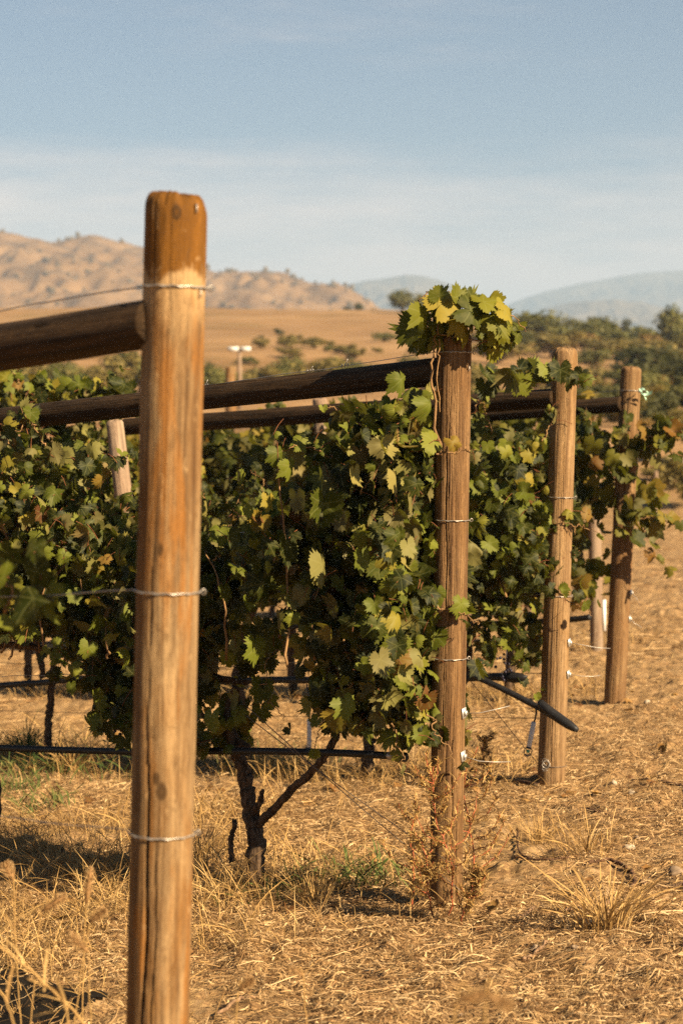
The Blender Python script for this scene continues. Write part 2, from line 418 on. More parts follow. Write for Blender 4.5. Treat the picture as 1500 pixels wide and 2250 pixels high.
# ------------------------------------------------------------------ POSTS
def make_round(name, base, top, r0, r1, mat, seed, crack=None, sink=.25, dome=.03, bulge=0, tilt=0.0, na=150, wob=.034):
    """turned and weathered timber: origin at the foot, local z along the post"""
    base = np.asarray(base); top = np.asarray(top); ax = top - base; h = np.linalg.norm(ax)
    nz = max(24, int(h * 90))
    zz = np.concatenate([np.linspace(-sink, h - dome, nz), h - dome + dome * np.sin(np.linspace(0, math.pi / 2, 7))[1:]])
    th = np.arange(na) * 2 * math.pi / na
    Z, T = np.meshgrid(zz, th, indexing='ij')
    f = np.clip(Z / h, 0, 1)
    rad = r0 * (1 - f) + r1 * f
    cx, sx = np.cos(T), np.sin(T)
    rad = rad * (1 + wob * 2 * fbm(cx * 1.2 + 5 + seed, sx * 1.2 + Z * 1.6, 3, seed) + .012 * 2 * fbm(T * 0 + cx * 3 + 8, sx * 3 + Z * 7, 2, seed + 3))
    ck = fbm(cx * 7 + 20, sx * 7 + 20 + Z * .5, 2, seed + 9); rad = rad - r0 * .055 * np.clip(ck - .22, 0, 1) * 4
    if bulge: rad = rad * (1 + bulge * np.exp(-((Z - h * .94) / .09) ** 2))
    rc = np.random.default_rng(seed + 70)     # fine drying checks
    crack = list(crack or []) + [(rc.uniform(-3, 0), z_, z_ + rc.uniform(.2, .9), rc.uniform(.018, .032), rc.uniform(.003, .009)) for z_ in rc.uniform(-.1, h * .9, 9)]
    if crack:
        for (a0, z0, z1, w, dep) in crack:
            a = a0 + .05 * np.sin(Z * 7 + seed) + .03 * np.sin(Z * 23)
            dd = np.abs((T - a + math.pi) % (2 * math.pi) - math.pi)
            m = smooth01((Z - z0) / .12) * smooth01((z1 - Z) / .25)
            rad = rad - dep * np.clip(1 - dd / (w * (.35 + .65 * m) + 1e-6), 0, 1) ** .6 * m
    # rounded shoulder
    s = np.clip((Z - (h - dome)) / dome, 0, 1)
    rad = rad * (1 - .42 * (1 - np.sqrt(np.clip(1 - s * s, 0, 1))))
    X, Y = rad * cx, rad * sx
    Zt = Z + tilt * X * (f > .9)
    Zt = Zt + np.where(s > 0, fbm(X * 60 + seed, Y * 60, 3, seed + 5) * .020, 0)
    v = np.stack([X, Y, Zt], -1).reshape(-1, 3); n = len(zz)
    i = np.arange(n - 1)[:, None] * na + np.arange(na)[None]; j = np.arange(n - 1)[:, None] * na + (np.arange(na)[None] + 1) % na
    q = np.stack([i, j, j + na, i + na], -1).reshape(-1, 4)
    # end grain cap rings
    vs = [v]; qs = [q]; prev = (n - 1) * na; cnt = len(v)
    for k, fr in enumerate((.7, .4, .12)):
        ring = np.stack([X[-1] * fr, Y[-1] * fr, Zt[-1].mean() * .6 + Zt[-1] * .4 + .004 * (1 - fr) + fbm(X[-1] * fr * 90, Y[-1] * fr * 90, 2, seed) * .008], -1)
        vs.append(ring); a = np.arange(na); b = (a + 1) % na
        qs.append(np.stack([prev + a, prev + b, cnt + b, cnt + a], -1)); prev = cnt; cnt += na
    vs.append([[0, 0, Zt[-1].mean() + .004]]); a = np.arange(na)
    tr = np.stack([prev + a, prev + (a + 1) % na, np.full(na, cnt)], -1)
    foot_c = cnt + 1; vs.append([[0, 0, zz[0]]]); tr = np.vstack([tr, np.stack([(a + 1) % na, a, np.full(na, foot_c)], -1)])
    me = mesh_np(name, np.vstack(vs), np.vstack(qs), tr)
    o = link(name, me, mat)
    o.rotation_mode = 'QUATERNION'
    o.rotation_quaternion = Vector((0, 0, 1)).rotation_difference(Vector(ax / h))
    o.location = base
    return o

PB = [None]            # feet and heads of the four end posts
PD = [3.88, 6.47, 8.60, 11.10]
heads = [(387, 428), (997, 733), (1240, 766), (1386, 807)]
feet_px = [(328, None), (981, None), (1214, None), (1353, None)]
POST = []
for (hx, hy), (fx, _), D in zip(heads, feet_px, PD):
    X = (fx - 750) / F * D
    foot = np.array([X, D, float(ground_z(X, D))])
    POST.append((foot, at(hx, hy, D)))
P1, P2, P3, P4 = [p[0] for p in POST]
# angle (in the post's own frame) that faces the camera is about -y
post1 = make_round('end_post', *POST[0], .0625, .0608, M['post_near'], 3, crack=[(-math.pi / 2 - .42, -.1, 1.05, .05, .030), (-math.pi / 2 - .40, .7, 1.5, .02, .006), (-math.pi / 2 + .5, 1.2, 2.0, .016, .004)], dome=.034, tilt=-.12)
tag(post1, 'thick wooden end post with an orange stained top, nearest and tallest of the four', 'post', 'wooden end posts of the vine rows')
post2 = make_round('end_post', *POST[1], .0525, .0575, M['post_leafy'], 7, crack=[(-math.pi / 2 + .25, -.2, .75, .03, .02), (-math.pi / 2 + .55, -.1, .5, .03, .012), (-math.pi / 2 - .2, .8, 1.85, .014, .005)], dome=.02)
tag(post2, 'ridged brown end post with a tuft of vine leaves on its top', 'post', 'wooden end posts of the vine rows')
post3 = make_round('end_post', *POST[2], .0600, .0545, M['post_third'], 13, crack=[(-math.pi / 2 + .1, 1.2, 1.85, .016, .006)], dome=.035, bulge=.05)
tag(post3, 'pale wooden end post with a bulging rounded head behind the forked black hose', 'post', 'wooden end posts of the vine rows')
post4 = make_round('end_post', *POST[3], .0590, .0570, M['post_fourth'], 19, crack=[(-math.pi / 2 - .3, 1.0, 1.85, .03, .012)], dome=.02)
tag(post4, 'flat topped end post tied with a pale green ribbon, farthest of the four', 'post', 'wooden end posts of the vine rows')

def rowpt(base, t, z=None, across=0.0, up=None):
    p = base + ROW * t + NRM * across
    g = float(ground_z(p[0], p[1]))
    return np.array([p[0], p[1], (g + up) if up is not None else z])
def on_row(base, px, py, across=0.0):
    b = base + NRM * across
    d = ray(px, py); k = NRM.dot(b - CAM) / NRM.dot(d)
    return CAM + d * k
def tz(base, px, py):
    p = on_row(base, px, py); return (p - base).dot(ROW), p[2]

# second posts of the rows (grey line posts) and brace rails
LINE = {}
def line_post(base, px_top, py_top, px_foot, label, r=.045, across=0.0, mat='grey_post', seed=31, group='grey line posts inside the rows', cat='post'):
    top = on_row(base, px_top, py_top, across)
    f = on_row(base, px_foot, 1600, across); foot = np.array([f[0], f[1], float(ground_z(f[0], f[1]))])
    o = make_round('line_post', foot, top, r * 1.05, r * .95, M[mat], seed, dome=.015, na=40)
    return tag(o, label, cat, group)
line_post(P3, 252, 925, 345, 'grey line post leaning under the rail end, left of the orange topped post', .046, seed=33, across=-.13)
line_post(P4, 702, 876, 742, 'grey line post standing out of the leaves midway between the two tallest posts', .046, seed=34, across=-.14)

def rail(pts, r0, r1, label, seed):
    a, b = [np.asarray(p) for p in pts]
    o = make_round('brace_rail', a, b, r0, r1, M['rail'], seed, sink=0.0, dome=.012, na=56, wob=.07, crack=[(.6, .3, 2.0, .04, .01), (2.4, .1, 1.6, .03, .008), (-1.2, .5, 2.2, .03, .008), (-2.5, .2, 2.4, .025, .008)])
    return tag(o, label, 'rail', 'horizontal brace rails behind the end posts')
def rail_on(base, pxa, pya, pxb, pyb, tlen, r0, r1, label, seed, off=.02):
    a = on_row(base, pxa, pya); b = on_row(base, pxb, pyb)
    d = (b - a) / np.linalg.norm(b - a)
    t0 = (a - base).dot(ROW)
    foot, top = POST[[id(q) for q in (P1, P2, P3, P4)].index(id(base))]
    ax = foot + (top - foot) * (a[2] - foot[2]) / (top - foot)[2]; off = (ax - base).dot(ROW) + off
    a2 = a + d * (off - t0) / d.dot(ROW); b2 = a2 + d * tlen
    return rail((a2, b2), r0, r1, label, seed)
rail_on(P1, 315, 714, 0, 764, 2.5, .0480, .052, 'thick dark rail running left from the post with the orange stained top', 41)
rail_on(P2, 900, 823, 0, 922, 2.62, .0450, .043, 'dark round rail running left from the leaf topped post', 42)
rail_on(P3, 1200, 877, 440, 927, 2.55, .0425, .042, 'dark rail from the rounded head post, just under the rail of the leaf topped post', 43)
rail_on(P4, 1360, 888, 650, 945, 2.35, .0440, .042, 'dark rail joined to the post with the green ribbon', 44)

# ------------------------------------------------------------------ WIRES
def loop_path(post, z, r, k=22, twist=0.004):
    foot, top = post; ax = (top - foot) / np.linalg.norm(top - foot)
    c = foot + ax * z
    a = np.array([1.0, 0, 0]); a -= ax * a.dot(ax); a /= np.linalg.norm(a); b = np.cross(ax, a)
    # back of the post (row side) round the camera face and back
    th = np.linspace(R(180 - 10), R(360 + 115), k)
    return [c + r * (math.cos(t) * a + math.sin(t) * b) for t in th]
def wire(post, base, py, r_post, lpx, lpy, length, label, mat='wire', rad=.0013, wavy=.003, curl=True, group='steel wires of the trellis', barb=None):
    """a trellis wire: along the row, once round the end post, twisted end"""
    foot, top = post
    c = on_row(base, (heads[POSTI[id(post)]][0]), py)
    h = (c - foot)[2] / (top - foot)[2] * np.linalg.norm(top - foot)
    lp = loop_path(post, h, r_post + rad)
    far = on_row(base, lpx, lpy); d = far - lp[0]; d /= d.dot(ROW)
    n = 40
    pts = []
    for k in range(n, 0, -1):
        t = length * k / n
        p = lp[0] + d * t + np.array([0, 0, 1]) * wavy * (math.sin(t * 9 + py) + .6 * math.sin(t * 23)) * min(1, t * 3)
        pts.append(p)
    pts += lp
    mb = MB(); mb.tube(pts, rad, 6)
    ax = (top - foot) / np.linalg.norm(top - foot)
    # twisted tail wound back round the wire on the sunny side
    e = lp[-6]
    if curl:
        e = lp[int(len(lp) * .62)]
        out = e - (foot + ax * h); out /= np.linalg.norm(out); tan = np.cross(ax, out)
        cp = [e + out * (.002 + .0038 * (1 - math.cos(s))) + ax * (.0055 * math.sin(s)) + tan * .0015 * s for s in np.linspace(0, 2 * math.pi * 1.15, 16)]
        mb.tube(cp, rad * .95, 6)
        q = []
        for s in np.linspace(0, 1, 80):
            i0 = len(lp) * .62 - s * len(lp) * .5; i = int(i0); f = i0 - i
            b0 = np.asarray(lp[i]) * (1 - f) + np.asarray(lp[min(i + 1, len(lp) - 1)]) * f
            o2 = b0 - (foot + ax * h); o2 /= np.linalg.norm(o2)
            q.append(b0 + o2 * (.0008 + .0012 * math.cos(s * 34)) + ax * .0014 * math.sin(s * 34))
        mb.tube(q, rad * .8, 5)
    if barb:
        for t, s in barb:
            p = lp[0] + d * t
            for j in range(3):
                c0 = p + d * (.012 * (j - 1))
                mb.tube([c0 + np.array([.0, -.006 * math.cos(a), .006 * math.sin(a)]) * s + ROW * a * .0006 for a in np.linspace(0, 6.8, 14)], .0016, 5)
            mb.tube([p, p + np.array([.008, -.01, .022 * s])], .0013, 5)
    return root_of(mb, 'trellis_wire', M[mat], label, 'wire', group)
POSTI = {id(p): i for i, p in enumerate(POST)}
wire(POST[0], P1, 629, .0625, 0, 680, 3.2, 'twisted top wire hooked round the orange stained post head', wavy=.005, rad=.0016)
wire(POST[0], P1, 1303, .0632, 0, 1311, 3.2, 'middle wire wrapped round the thick orange topped post', rad=.0014)
wire(POST[0], P1, 1838, .0640, 0, 1795, 3.2, 'low wire wrapped round the thick orange topped post', rad=.0014)
wire(POST[1], P2, 774, .0590, 440, 850, 3.0, 'knotted top wire over the rail, looped round the leaf topped post', wavy=.002, barb=[(.37, 1), (.52, .7), (1.0, 1), (1.04, .6), (1.5, .8)])
wire(POST[1], P2, 1143, .0585, 430, 1178, 3.0, 'middle wire looped round the ridged leaf topped post')
wire(POST[1], P2, 1447, .0575, 560, 1462, 3.0, 'low wire looped round the ridged leaf topped post')
wire(POST[2], P3, 1093, .0600, 600, 1130, 3.0, 'upper wire looped round the rounded head post')
wire(POST[2], P3, 1310, .0610, 600, 1330, 3.0, 'lower wire looped round the rounded head post')
w4 = wire(POST[3], P4, 858, .0590, 900, 905, 3.0, 'top wire looped round the ribbon tied post')
def loose_wire(path, label, rad=.0016, mat='rusty_wire', group='steel wires of the trellis'):
    mb = MB(); mb.tube(path, rad, 6)
    return root_of(mb, 'trellis_wire', M[mat], label, 'wire', group)
# straight fruiting wires that run along the rows under the leaves
def straight(base, a, b, label, rad=.0015, mat='rusty_wire', across=0.0):
    A = on_row(base, *a, across); B = on_row(base, *b, across); n = 24
    loose_wire([A * (1 - k / n) + B * k / n - np.array([0, 0, .012]) * math.sin(math.pi * k / n) for k in range(n + 1)], label, rad, mat)
straight(P3, (1200, 1578), (-200, 1556), 'thin straight wire below the hose of the rounded head post row')
straight(P3, (1200, 1480), (-200, 1450), 'thin wire just above the upper black hose, left side')
# crossed brace wires falling from the leaves to the foot of the leaf topped post
def brace_wire(a, b, label):
    A = on_row(P2, *a, -.075); B = on_row(P2, *b, -.075)
    loose_wire([A * (1 - s) + B * s - np.array([0, 0, .01]) * math.sin(math.pi * s) for s in np.linspace(0, 1, 20)], label, .0016)
brace_wire((540, 1550), (1015, 1960), 'upper slanting brace wire falling to the foot of the leaf topped post')
brace_wire((540, 1572), (1002, 1905), 'lower slanting brace wire beside the forked vine trunk')
# brace wire that slants from the leaf topped post towards the rounded head post (foot wrap)
A = on_row(P3, 1020, 1480, -.02); B = on_row(P3, 1262, 1688, -.09)
lp = loop_path(POST[2], (at(1200, 1680, 8.6) - P3)[2], .0625)
loose_wire([A * (1 - s) + np.asarray(lp[2]) * s for s in np.linspace(0, 1, 16)] + lp[3:16], 'thin brace wire tied in a knot low on the rounded head post', .0015)

def knot(post, z, r, ang, parent, name='wire_knot'):
    foot, top = post; ax = (top - foot) / np.linalg.norm(top - foot); c = foot + ax * z
    mb = MB()
    o = np.array([math.cos(ang), math.sin(ang), 0]); tn = np.array([-o[1], o[0], 0])
    for k in range(4):
        s = [c + o * (r + .003 + .006 * math.sin(u + k)) + tn * .016 * math.cos(u * 1.3 + k * 1.7) + np.array([0, 0, .018 * math.sin(u * 1.1 + k * 2.1) - .006 * k]) for u in np.linspace(0, 5, 16)]
        mb.tube(s, .0014, 5)
    me = mb.mesh(name); inv = parent_inv(parent); me.transform(inv)
    return link(name, me, M['wire'], parent)
def parent_inv(o):
    return (Matrix.Translation(o.location) @ o.rotation_quaternion.to_matrix().to_4x4()).inverted()
def anchor(post, obj, z, r, ang, tail, label=None):
    """square wire anchor plate nailed to the sunny side of a post, with its short wire tail"""
    foot, top = post; ax = (top - foot) / np.linalg.norm(top - foot); c = foot + ax * z
    o = np.array([math.cos(ang), math.sin(ang), 0]); tn = np.array([-o[1], o[0], 0])
    rot = np.stack([o, tn * math.cos(.15) + ax * math.sin(.15), ax * math.cos(.15) - tn * math.sin(.15)], 1)
    mb = MB(); p = c + o * (r + .003)
    mb.box(p, (.004, .026, .034), rot); mb.box(p + o * .006, (.009, .012, .014), rot); mb.box(p - o * .001 + ax * .008, (.012, .010, .006), rot)
    me = mb.mesh('wire_anchor', False); me.transform(parent_inv(obj)); a = link('wire_anchor', me, M['plate'], obj)
    mb = MB(); mb.tube([p + o * .008] + [p + np.asarray(q) for q in tail], .0015, 6)
    me = mb.mesh('wire_tail'); me.transform(parent_inv(obj)); link('wire_tail', me, M['wire'], a)
za = lambda py, D, foot: 1.64 + (900 - py) / F * D - foot[2]
anchor(POST[1], post2, za(1567, 6.47, P2), .0545, R(-32), [(.05, -.01, .002), (.10, -.005, .012), (.15, .01, .022)])
anchor(POST[1], post2, za(1663, 6.47, P2), .0540, R(-32), [(.05, -.01, -.014), (.10, -.005, -.018), (.155, .01, -.02)])
anchor(POST[2], post3, za(1412, 8.6, P3), .0590, R(-25), [(.05, -.01, -.008), (.12, .0, -.022), (.18, .02, -.028)])
anchor(POST[2], post3, za(1482, 8.6, P3), .0595, R(-25), [(.05, -.01, -.006), (.10, .0, -.010), (.14, .02, -.008)])
anchor(POST[3], post4, za(1303, 11.1, P4), .0590, R(-20), [(.03, -.01, -.03), (.05, .0, -.07)])
anchor(POST[3], post4, za(1360, 11.1, P4), .0590, R(-20), [(.02, -.01, -.02), (.07, .0, -.05)])
knot(POST[2], za(1676, 8.6, P3), .0605, R(-120), post3)
# short vertical tie and staple on the leaf topped post
def staple(post, obj, z, r, ang):
    foot, top = post; ax = (top - foot) / np.linalg.norm(top - foot); c = foot + ax * z
    o = np.array([math.cos(ang), math.sin(ang), 0]); mb = MB()
    mb.tube([c + o * (r - .004), c + o * (r + .006), c + o * (r + .006) - ax * .014, c + o * (r - .004) - ax * .014], .0018, 5)
    me = mb.mesh('staple'); me.transform(parent_inv(obj)); link('staple', me, M['wire'], obj)
staple(POST[1], post2, za(806, 6.47, P2), .0575, R(-40))
staple(POST[0], post1, za(640, 3.88, P1), .062, R(-35))
staple(POST[0], post1, za(458, 3.88, P1), .061, R(-48))
# ribbon on the far post
def ribbon():
    mb = MB(); c = at(1402, 860, 11.0)
    for k, (dx, dz, w) in enumerate([(.05, .004, .02), (.045, -.03, .016), (.02, .02, .014), (.075, -.012, .018)]):
        n = 7; s = np.linspace(0, 1, n)
        ctr = c + np.stack([dx * s, -.02 * np.sin(3 * s + k), dz * s + .012 * np.sin(4 * s + k)], 1)
        up = np.stack([0 * s, .4 * np.sin(5 * s + k), np.cos(2.2 * s + k * .4)], 1) * w * .5
        v = np.concatenate([ctr - up, ctr + up]); q = [(i, i + 1, n + i + 1, n + i) for i in range(n - 1)]
        mb.add(v, q)
    root_of(mb, 'ribbon', M['ribbon'], 'pale green ribbon knotted on the top wire of the farthest end post', 'ribbon')
ribbon()

# ------------------------------------------------------------------ IRRIGATION
def hose(path, rad, label, smooth_n=6, ends=None):
    P = [np.asarray(p, float) for p in path]
    out = []
    for i in range(len(P) - 1):
        p0 = P[max(i - 1, 0)]; p1 = P[i]; p2 = P[i + 1]; p3 = P[min(i + 2, len(P) - 1)]
        for s in np.linspace(0, 1, smooth_n, endpoint=False):
            out.append(.5 * (2 * p1 + (p2 - p0) * s + (2 * p0 - 5 * p1 + 4 * p2 - p3) * s * s + (3 * p1 - p0 - 3 * p2 + p3) * s ** 3))
    out.append(P[-1]); mb = MB(); mb.tube(out, rad, 12)
    root = tag(empty('irrigation_hose', tuple(out[len(out) // 2])), label, 'hose', 'black irrigation hoses under the vines')
    part('tube', mb, M['hose'], root)
    return root, out
h2, o2 = hose([on_row(P2, x, y, -.05) for x, y in ((-400, 1634), (-60, 1642), (150, 1648), (330, 1652), (520, 1650), (700, 1653), (800, 1657), (870, 1662))], .0125, 'straight black hose with a capped end before the leaf topped post')
mb = MB(); a, b = o2[-1], on_row(P2, 893, 1664, -.05); d = (b - a) / np.linalg.norm(b - a)
mb.tube([a - d * .032, a - d * .03, a - d * .004, a - d * .002], [.0126, .0145, .0145, .0126], 14); part('clamp', mb, flat('grey_clamp', (.32, .28, .25), .4, .5, .4), h2)
mb = MB(); mb.tube([a - d * .004, a, b - d * .004, b], [.013, .0162, .0162, .012], 14); part('end_cap', mb, M['hose'], h2)
h3, o3 = hose([on_row(P3, x, y, -.085) for x, y in ((-300, 1530), (0, 1506), (90, 1500), (190, 1491), (330, 1500), (480, 1497), (600, 1494), (760, 1495), (900, 1493), (1040, 1489), (1100, 1487))], .0165, 'long black hose of the row behind, ending in a forked folded tail')
mb = MB(); mb.tube([on_row(P3, x, y, -.085) for x, y in ((1085, 1487), (1115, 1488), (1128, 1489), (1140, 1489), (1150, 1488), (1157, 1486))], [.0165, .021, .024, .022, .014, .004], 12); part('folded_end', mb, M['hose'], h3)
mb = MB(); mb.tube([on_row(P3, x, y, -.16) for x, y in ((1030, 1478), (1050, 1489), (1090, 1507), (1140, 1532), (1185, 1556), (1215, 1575))], .0135, 12); part('folded_tail', mb, M['hose'], h3)
mb = MB(); mb.tube([on_row(P3, x, y, -.19) for x, y in ((1182, 1541), (1186, 1545), (1205, 1562), (1230, 1580), (1248, 1592), (1262, 1601), (1268, 1605))], [.006, .018, .0215, .0215, .020, .015, .009], 14)
part('sleeve', mb, M['hose'], h3)
def hose_far(base, pts, rad, label):
    return hose([on_row(base, x, y, -.05) for x, y in pts], rad, label)
hose_far(P4, ((-200, 1400), (200, 1393), (450, 1384), (600, 1380), (660, 1376), (760, 1377), (1000, 1372), (1150, 1368), (1255, 1361), (1296, 1356)), .017, 'black hose of the ribbon post row with its cut end right of the pale post')
P5 = P4 + HEAD * 2.55; P5[2] = float(ground_z(P5[0], P5[1]))
P6 = P4 + HEAD * 5.1; P6[2] = float(ground_z(P6[0], P6[1]))
P7 = P4 + HEAD * 7.7; P7[2] = float(ground_z(P7[0], P7[1]))
hose_far(P5, ((-100, 1412), (300, 1411), (640, 1410), (750, 1411), (1000, 1409), (1200, 1405)), .013, 'thin black hose seen low through the gap in the leaves')

def sprinkler(top, mid, bot, label, lean=0.0):
    """drop tube, grey weight and upside-down micro sprinkler"""
    top, mid, bot = [np.asarray(p) for p in (top, mid, bot)]
    root = tag(empty('micro_sprinkler', tuple(top)), label, 'sprinkler', 'hanging micro sprinklers')
    d = (bot - mid) / np.linalg.norm(bot - mid)
    mb = MB(); mb.tube([top, top * .6 + mid * .4 + np.array([.006, 0, 0]), top * .2 + mid * .8 + np.array([.004, 0, 0]), mid + d * .01], .004, 8); part('drop_tube', mb, M['sprinkler'], root)
    mb = MB(); mb.tube([mid, mid + d * .003, bot - d * .003, bot], [.0085, .0105, .0105, .0085], 12); part('weight', mb, M['drop_tube'], root)
    x = np.array([1.0, 0, 0]); x = x - d * x.dot(d); x /= np.linalg.norm(x)
    mb = MB(); mb.tube([bot, bot + d * .008], [.010, .012], 10)
    f0 = bot + d * .006; f1 = bot + d * .036
    for s in (-1, 1): mb.tube([f0 + x * s * .011, f0 + x * s * .0165 + d * .006, f1 + x * s * .0145 - d * .004, f1 + x * s * .011], .0024, 6)
    mb.tube([f1 - x * .013, f1 + x * .013], .003, 8); mb.tube([f1, f1 + d * .006], .006, 8)
    hd = part('bridge_head', mb, M['sprinkler'], root)
    mb = MB(); mb.tube([bot + d * .012, bot + d * .02, bot + d * .026], [.004, .009, .003], 8)
    sp = part('spinner', mb, M['green_plastic'], root)
Dn = on_row(P3, 1172, 1553, -.17)[1]
sprinkler(at(1176, 1552, Dn), at(1172, 1586, Dn), at(1161, 1641, Dn), 'micro sprinkler with grey weight hanging left of the pale rounded head post')
D3 = on_row(P3, 678, 1500, -.085)[1]
sprinkler(at(674, 1503, D3), at(679, 1580, D3), at(679, 1642, D3), 'micro sprinkler with white weight hanging in the gap under the leaves')
D5 = on_row(P5, 1318, 1330)[1]
_o = make_round('line_post', np.array([at(1310, 1375, D5)[0], D5, float(ground_z(at(1310, 1375, D5)[0], D5))]), at(1302, 940, D5), .045, .045, M['grey_post'], 37, dome=.015, na=32)
tag(_o, 'shaded line post just left of the farthest end post', 'post', 'grey line posts inside the rows')
mb = MB(); a_, b_ = at(1326, 1386, D5 - .12), at(1326, 1318, D5 - .12); mb.tube([a_, b_], .013, 10)
root_of(mb, 'trunk_guard', M['white'], 'white tube guarding a trunk at the left foot of the farthest end post', 'trunk guard')

# ------------------------------------------------------------------ GRAPE LEAVES
def leaf_template(detail, curl, fold, seed):
    rg = np.random.default_rng(seed)
    jl = lambda: rg.uniform(.86, 1.12)
    half = [(14, .88), (26, .70 * jl()), (38, .80), (50, .93 * jl()), (62, .80), (75, .63 * jl()), (88, .70), (106, .80 * jl()), (128, .72), (150, .66 * jl()), (165, .48), (180, .12)]
    half2 = [(14, .88), (26, .70 * jl()), (38, .80), (50, .93 * jl()), (62, .80), (75, .63 * jl()), (88, .70), (106, .80 * jl()), (128, .72), (150, .66 * jl()), (165, .48), (180, .12)]
    key = [(-a_, r_) for a_, r_ in half[::-1]] + [(0, 1.03)] + half2
    a = np.array([k[0] for k in key], float); r = np.array([k[1] for k in key])
    n = {3: 56, 2: 34, 1: 18}[detail]
    th = np.linspace(-176, 176, n)
    rr = np.interp(th, a, r)
    if detail == 3: rr = rr * (1 + .085 * np.where(np.arange(n) % 2, 1, -1)) * (1 + .06 * rg.standard_normal(n))
    elif detail == 2: rr = rr * (1 + .07 * np.where(np.arange(n) % 2, 1, -1))
    x = rr * np.sin(np.radians(th)); y = rr * np.cos(np.radians(th))
    def zz(x, y):
        r2 = np.hypot(x, y)
        return -curl * r2 ** 2 + fold * np.abs(x) + .07 * np.sin(5 * x + seed) * r2 + .06 * np.cos(4.3 * y + seed * 2) * r2
    rings = [(x, y)]
    if detail >= 2: rings.append((x * .55, y * .55))
    V = [np.stack([u, v, zz(u, v)], 1) for u, v in rings] + [np.array([[0, 0, 0.0]])]
    V = np.concatenate(V); q = []; t = []
    inner = n * (len(rings) - 1); c = len(V) - 1
    for i in range(n - 1):
        if detail >= 2: q.append((i + 1, i, n + i, n + i + 1))
        t.append((inner + i + 1, inner + i, c))
    q = np.array(q, int).reshape(-1, 4)
    return V, q, np.array(t, int)
LT = {d: [leaf_template(d, c, f, s) for s, (c, f) in enumerate([(.16, .10), (.34, .02), (-.10, .30), (.26, -.16), (.02, .42), (.50, .20)])] for d in (1, 2, 3)}
def norm(v): return v / (np.linalg.norm(v, axis=-1, keepdims=True) + 1e-12)
def leaves_arrays(P, N, T, Sc, detail):
    """P points, N upper-side normals, T tip directions, Sc sizes"""
    N = norm(N); Y = norm(T - N * (T * N).sum(1, keepdims=True)); X = np.cross(Y, N)
    vs, qs, ts, uvs = [], [], [], []; off = 0
    var = rng.integers(0, 6, len(P))
    for k in range(6):
        m = np.where(var == k)[0]
        if not len(m): continue
        V, q, t = LT[detail][k]
        w = Sc[m][:, None, None] * (V[None, :, 0:1] * X[m][:, None] * rng.uniform(.85, 1.12, (len(m), 1, 1)) + V[None, :, 1:2] * Y[m][:, None] + V[None, :, 2:3] * N[m][:, None] * rng.uniform(.4, 2.6, (len(m), 1, 1))) + (P[m] - Y[m] * Sc[m][:, None] * .42)[:, None]
        nv = len(V); vs.append(w.reshape(-1, 3)); o = off + np.arange(len(m))[:, None, None] * nv
        if len(q): qs.append((q[None] + o).reshape(-1, 4))
        ts.append((t[None] + o).reshape(-1, 3)); uvs.append(np.tile(V[:, :2], (len(m), 1))); off += nv * len(m)
    return np.concatenate(vs), (np.concatenate(qs) if qs else None), np.concatenate(ts), np.concatenate(uvs)
def leaf_mesh(name, P, N, T, Sc, detail, origin):
    v, q, t, uv = leaves_arrays(P, N, T, Sc, detail)
    return mesh_np(name, v - np.asarray(origin), q, t, True, uv)
def in_poly(px, py, poly):
    inside = np.zeros(len(px), bool); n = len(poly)
    for i in range(n):
        x1, y1 = poly[i]; x2, y2 = poly[(i + 1) % n]
        c = ((y1 > py) != (y2 > py)) & (px < (x2 - x1) * (py - y1) / (y2 - y1 + 1e-9) + x1)
        inside ^= c
    return inside
def orient(n, side_bias=1.0, sunny=.16, spread=.42):
    """upper-side normals: mostly out of the row on either side and upwards, some turned to the sun"""
    s = np.where(rng.random(n) < .5 + .28 * side_bias, -1.0, 1.0)[:, None]
    N = s * NRM[None] * 1.0 + np.array([0, 0, .38]) + rng.standard_normal((n, 3)) * spread
    k = rng.random(n) < sunny
    N[k] = (SUN[None] * np.array([1, 1, .35]) * .9 + rng.standard_normal((int(k.sum()), 3)) * .38) * np.where(rng.random(int(k.sum())) < .6, 1, -1)[:, None]
    T = np.array([0, 0, -1.0]) + rng.standard_normal((n, 3)) * .42 - ROW * .1
    return N, T
def canopy(base, poly, n, clump, seed, thick=.13, hi_gap=.30):
    """leaf points of one row: a hull on the row's vertical plane, thickened, with gaps between shoots"""
    poly3 = [tz(base, *p) for p in poly]
    a = np.array(poly3); lo = a.min(0); hi = a.max(0)
    out = []
    cnt = 0
    while cnt < n:
        t = rng.uniform(lo[0], hi[0], n * 2); z = rng.uniform(lo[1], hi[1], n * 2)
        k = in_poly(t, z, poly3)
        d = vnoise(t * clump + seed, z * clump, seed) * .6 + vnoise(t * clump * 2.3 + seed, z * clump * 2.3, seed + 1) * .4
        k &= (d > hi_gap) | (rng.random(len(t)) < .12)
        out.append(np.stack([t[k], z[k]], 1)); cnt += int(k.sum())
    out = np.concatenate(out)[:n]
    ac = rng.normal(0, thick, n) * .8 + np.where(rng.random(n) < .6, -.07, .07)
    P = base[None, :2] + ROW[None, :2] * out[:, :1] + NRM[None, :2] * ac[:, None]
    return np.concatenate([P, out[:, 1:]], 1), out[:, 0]

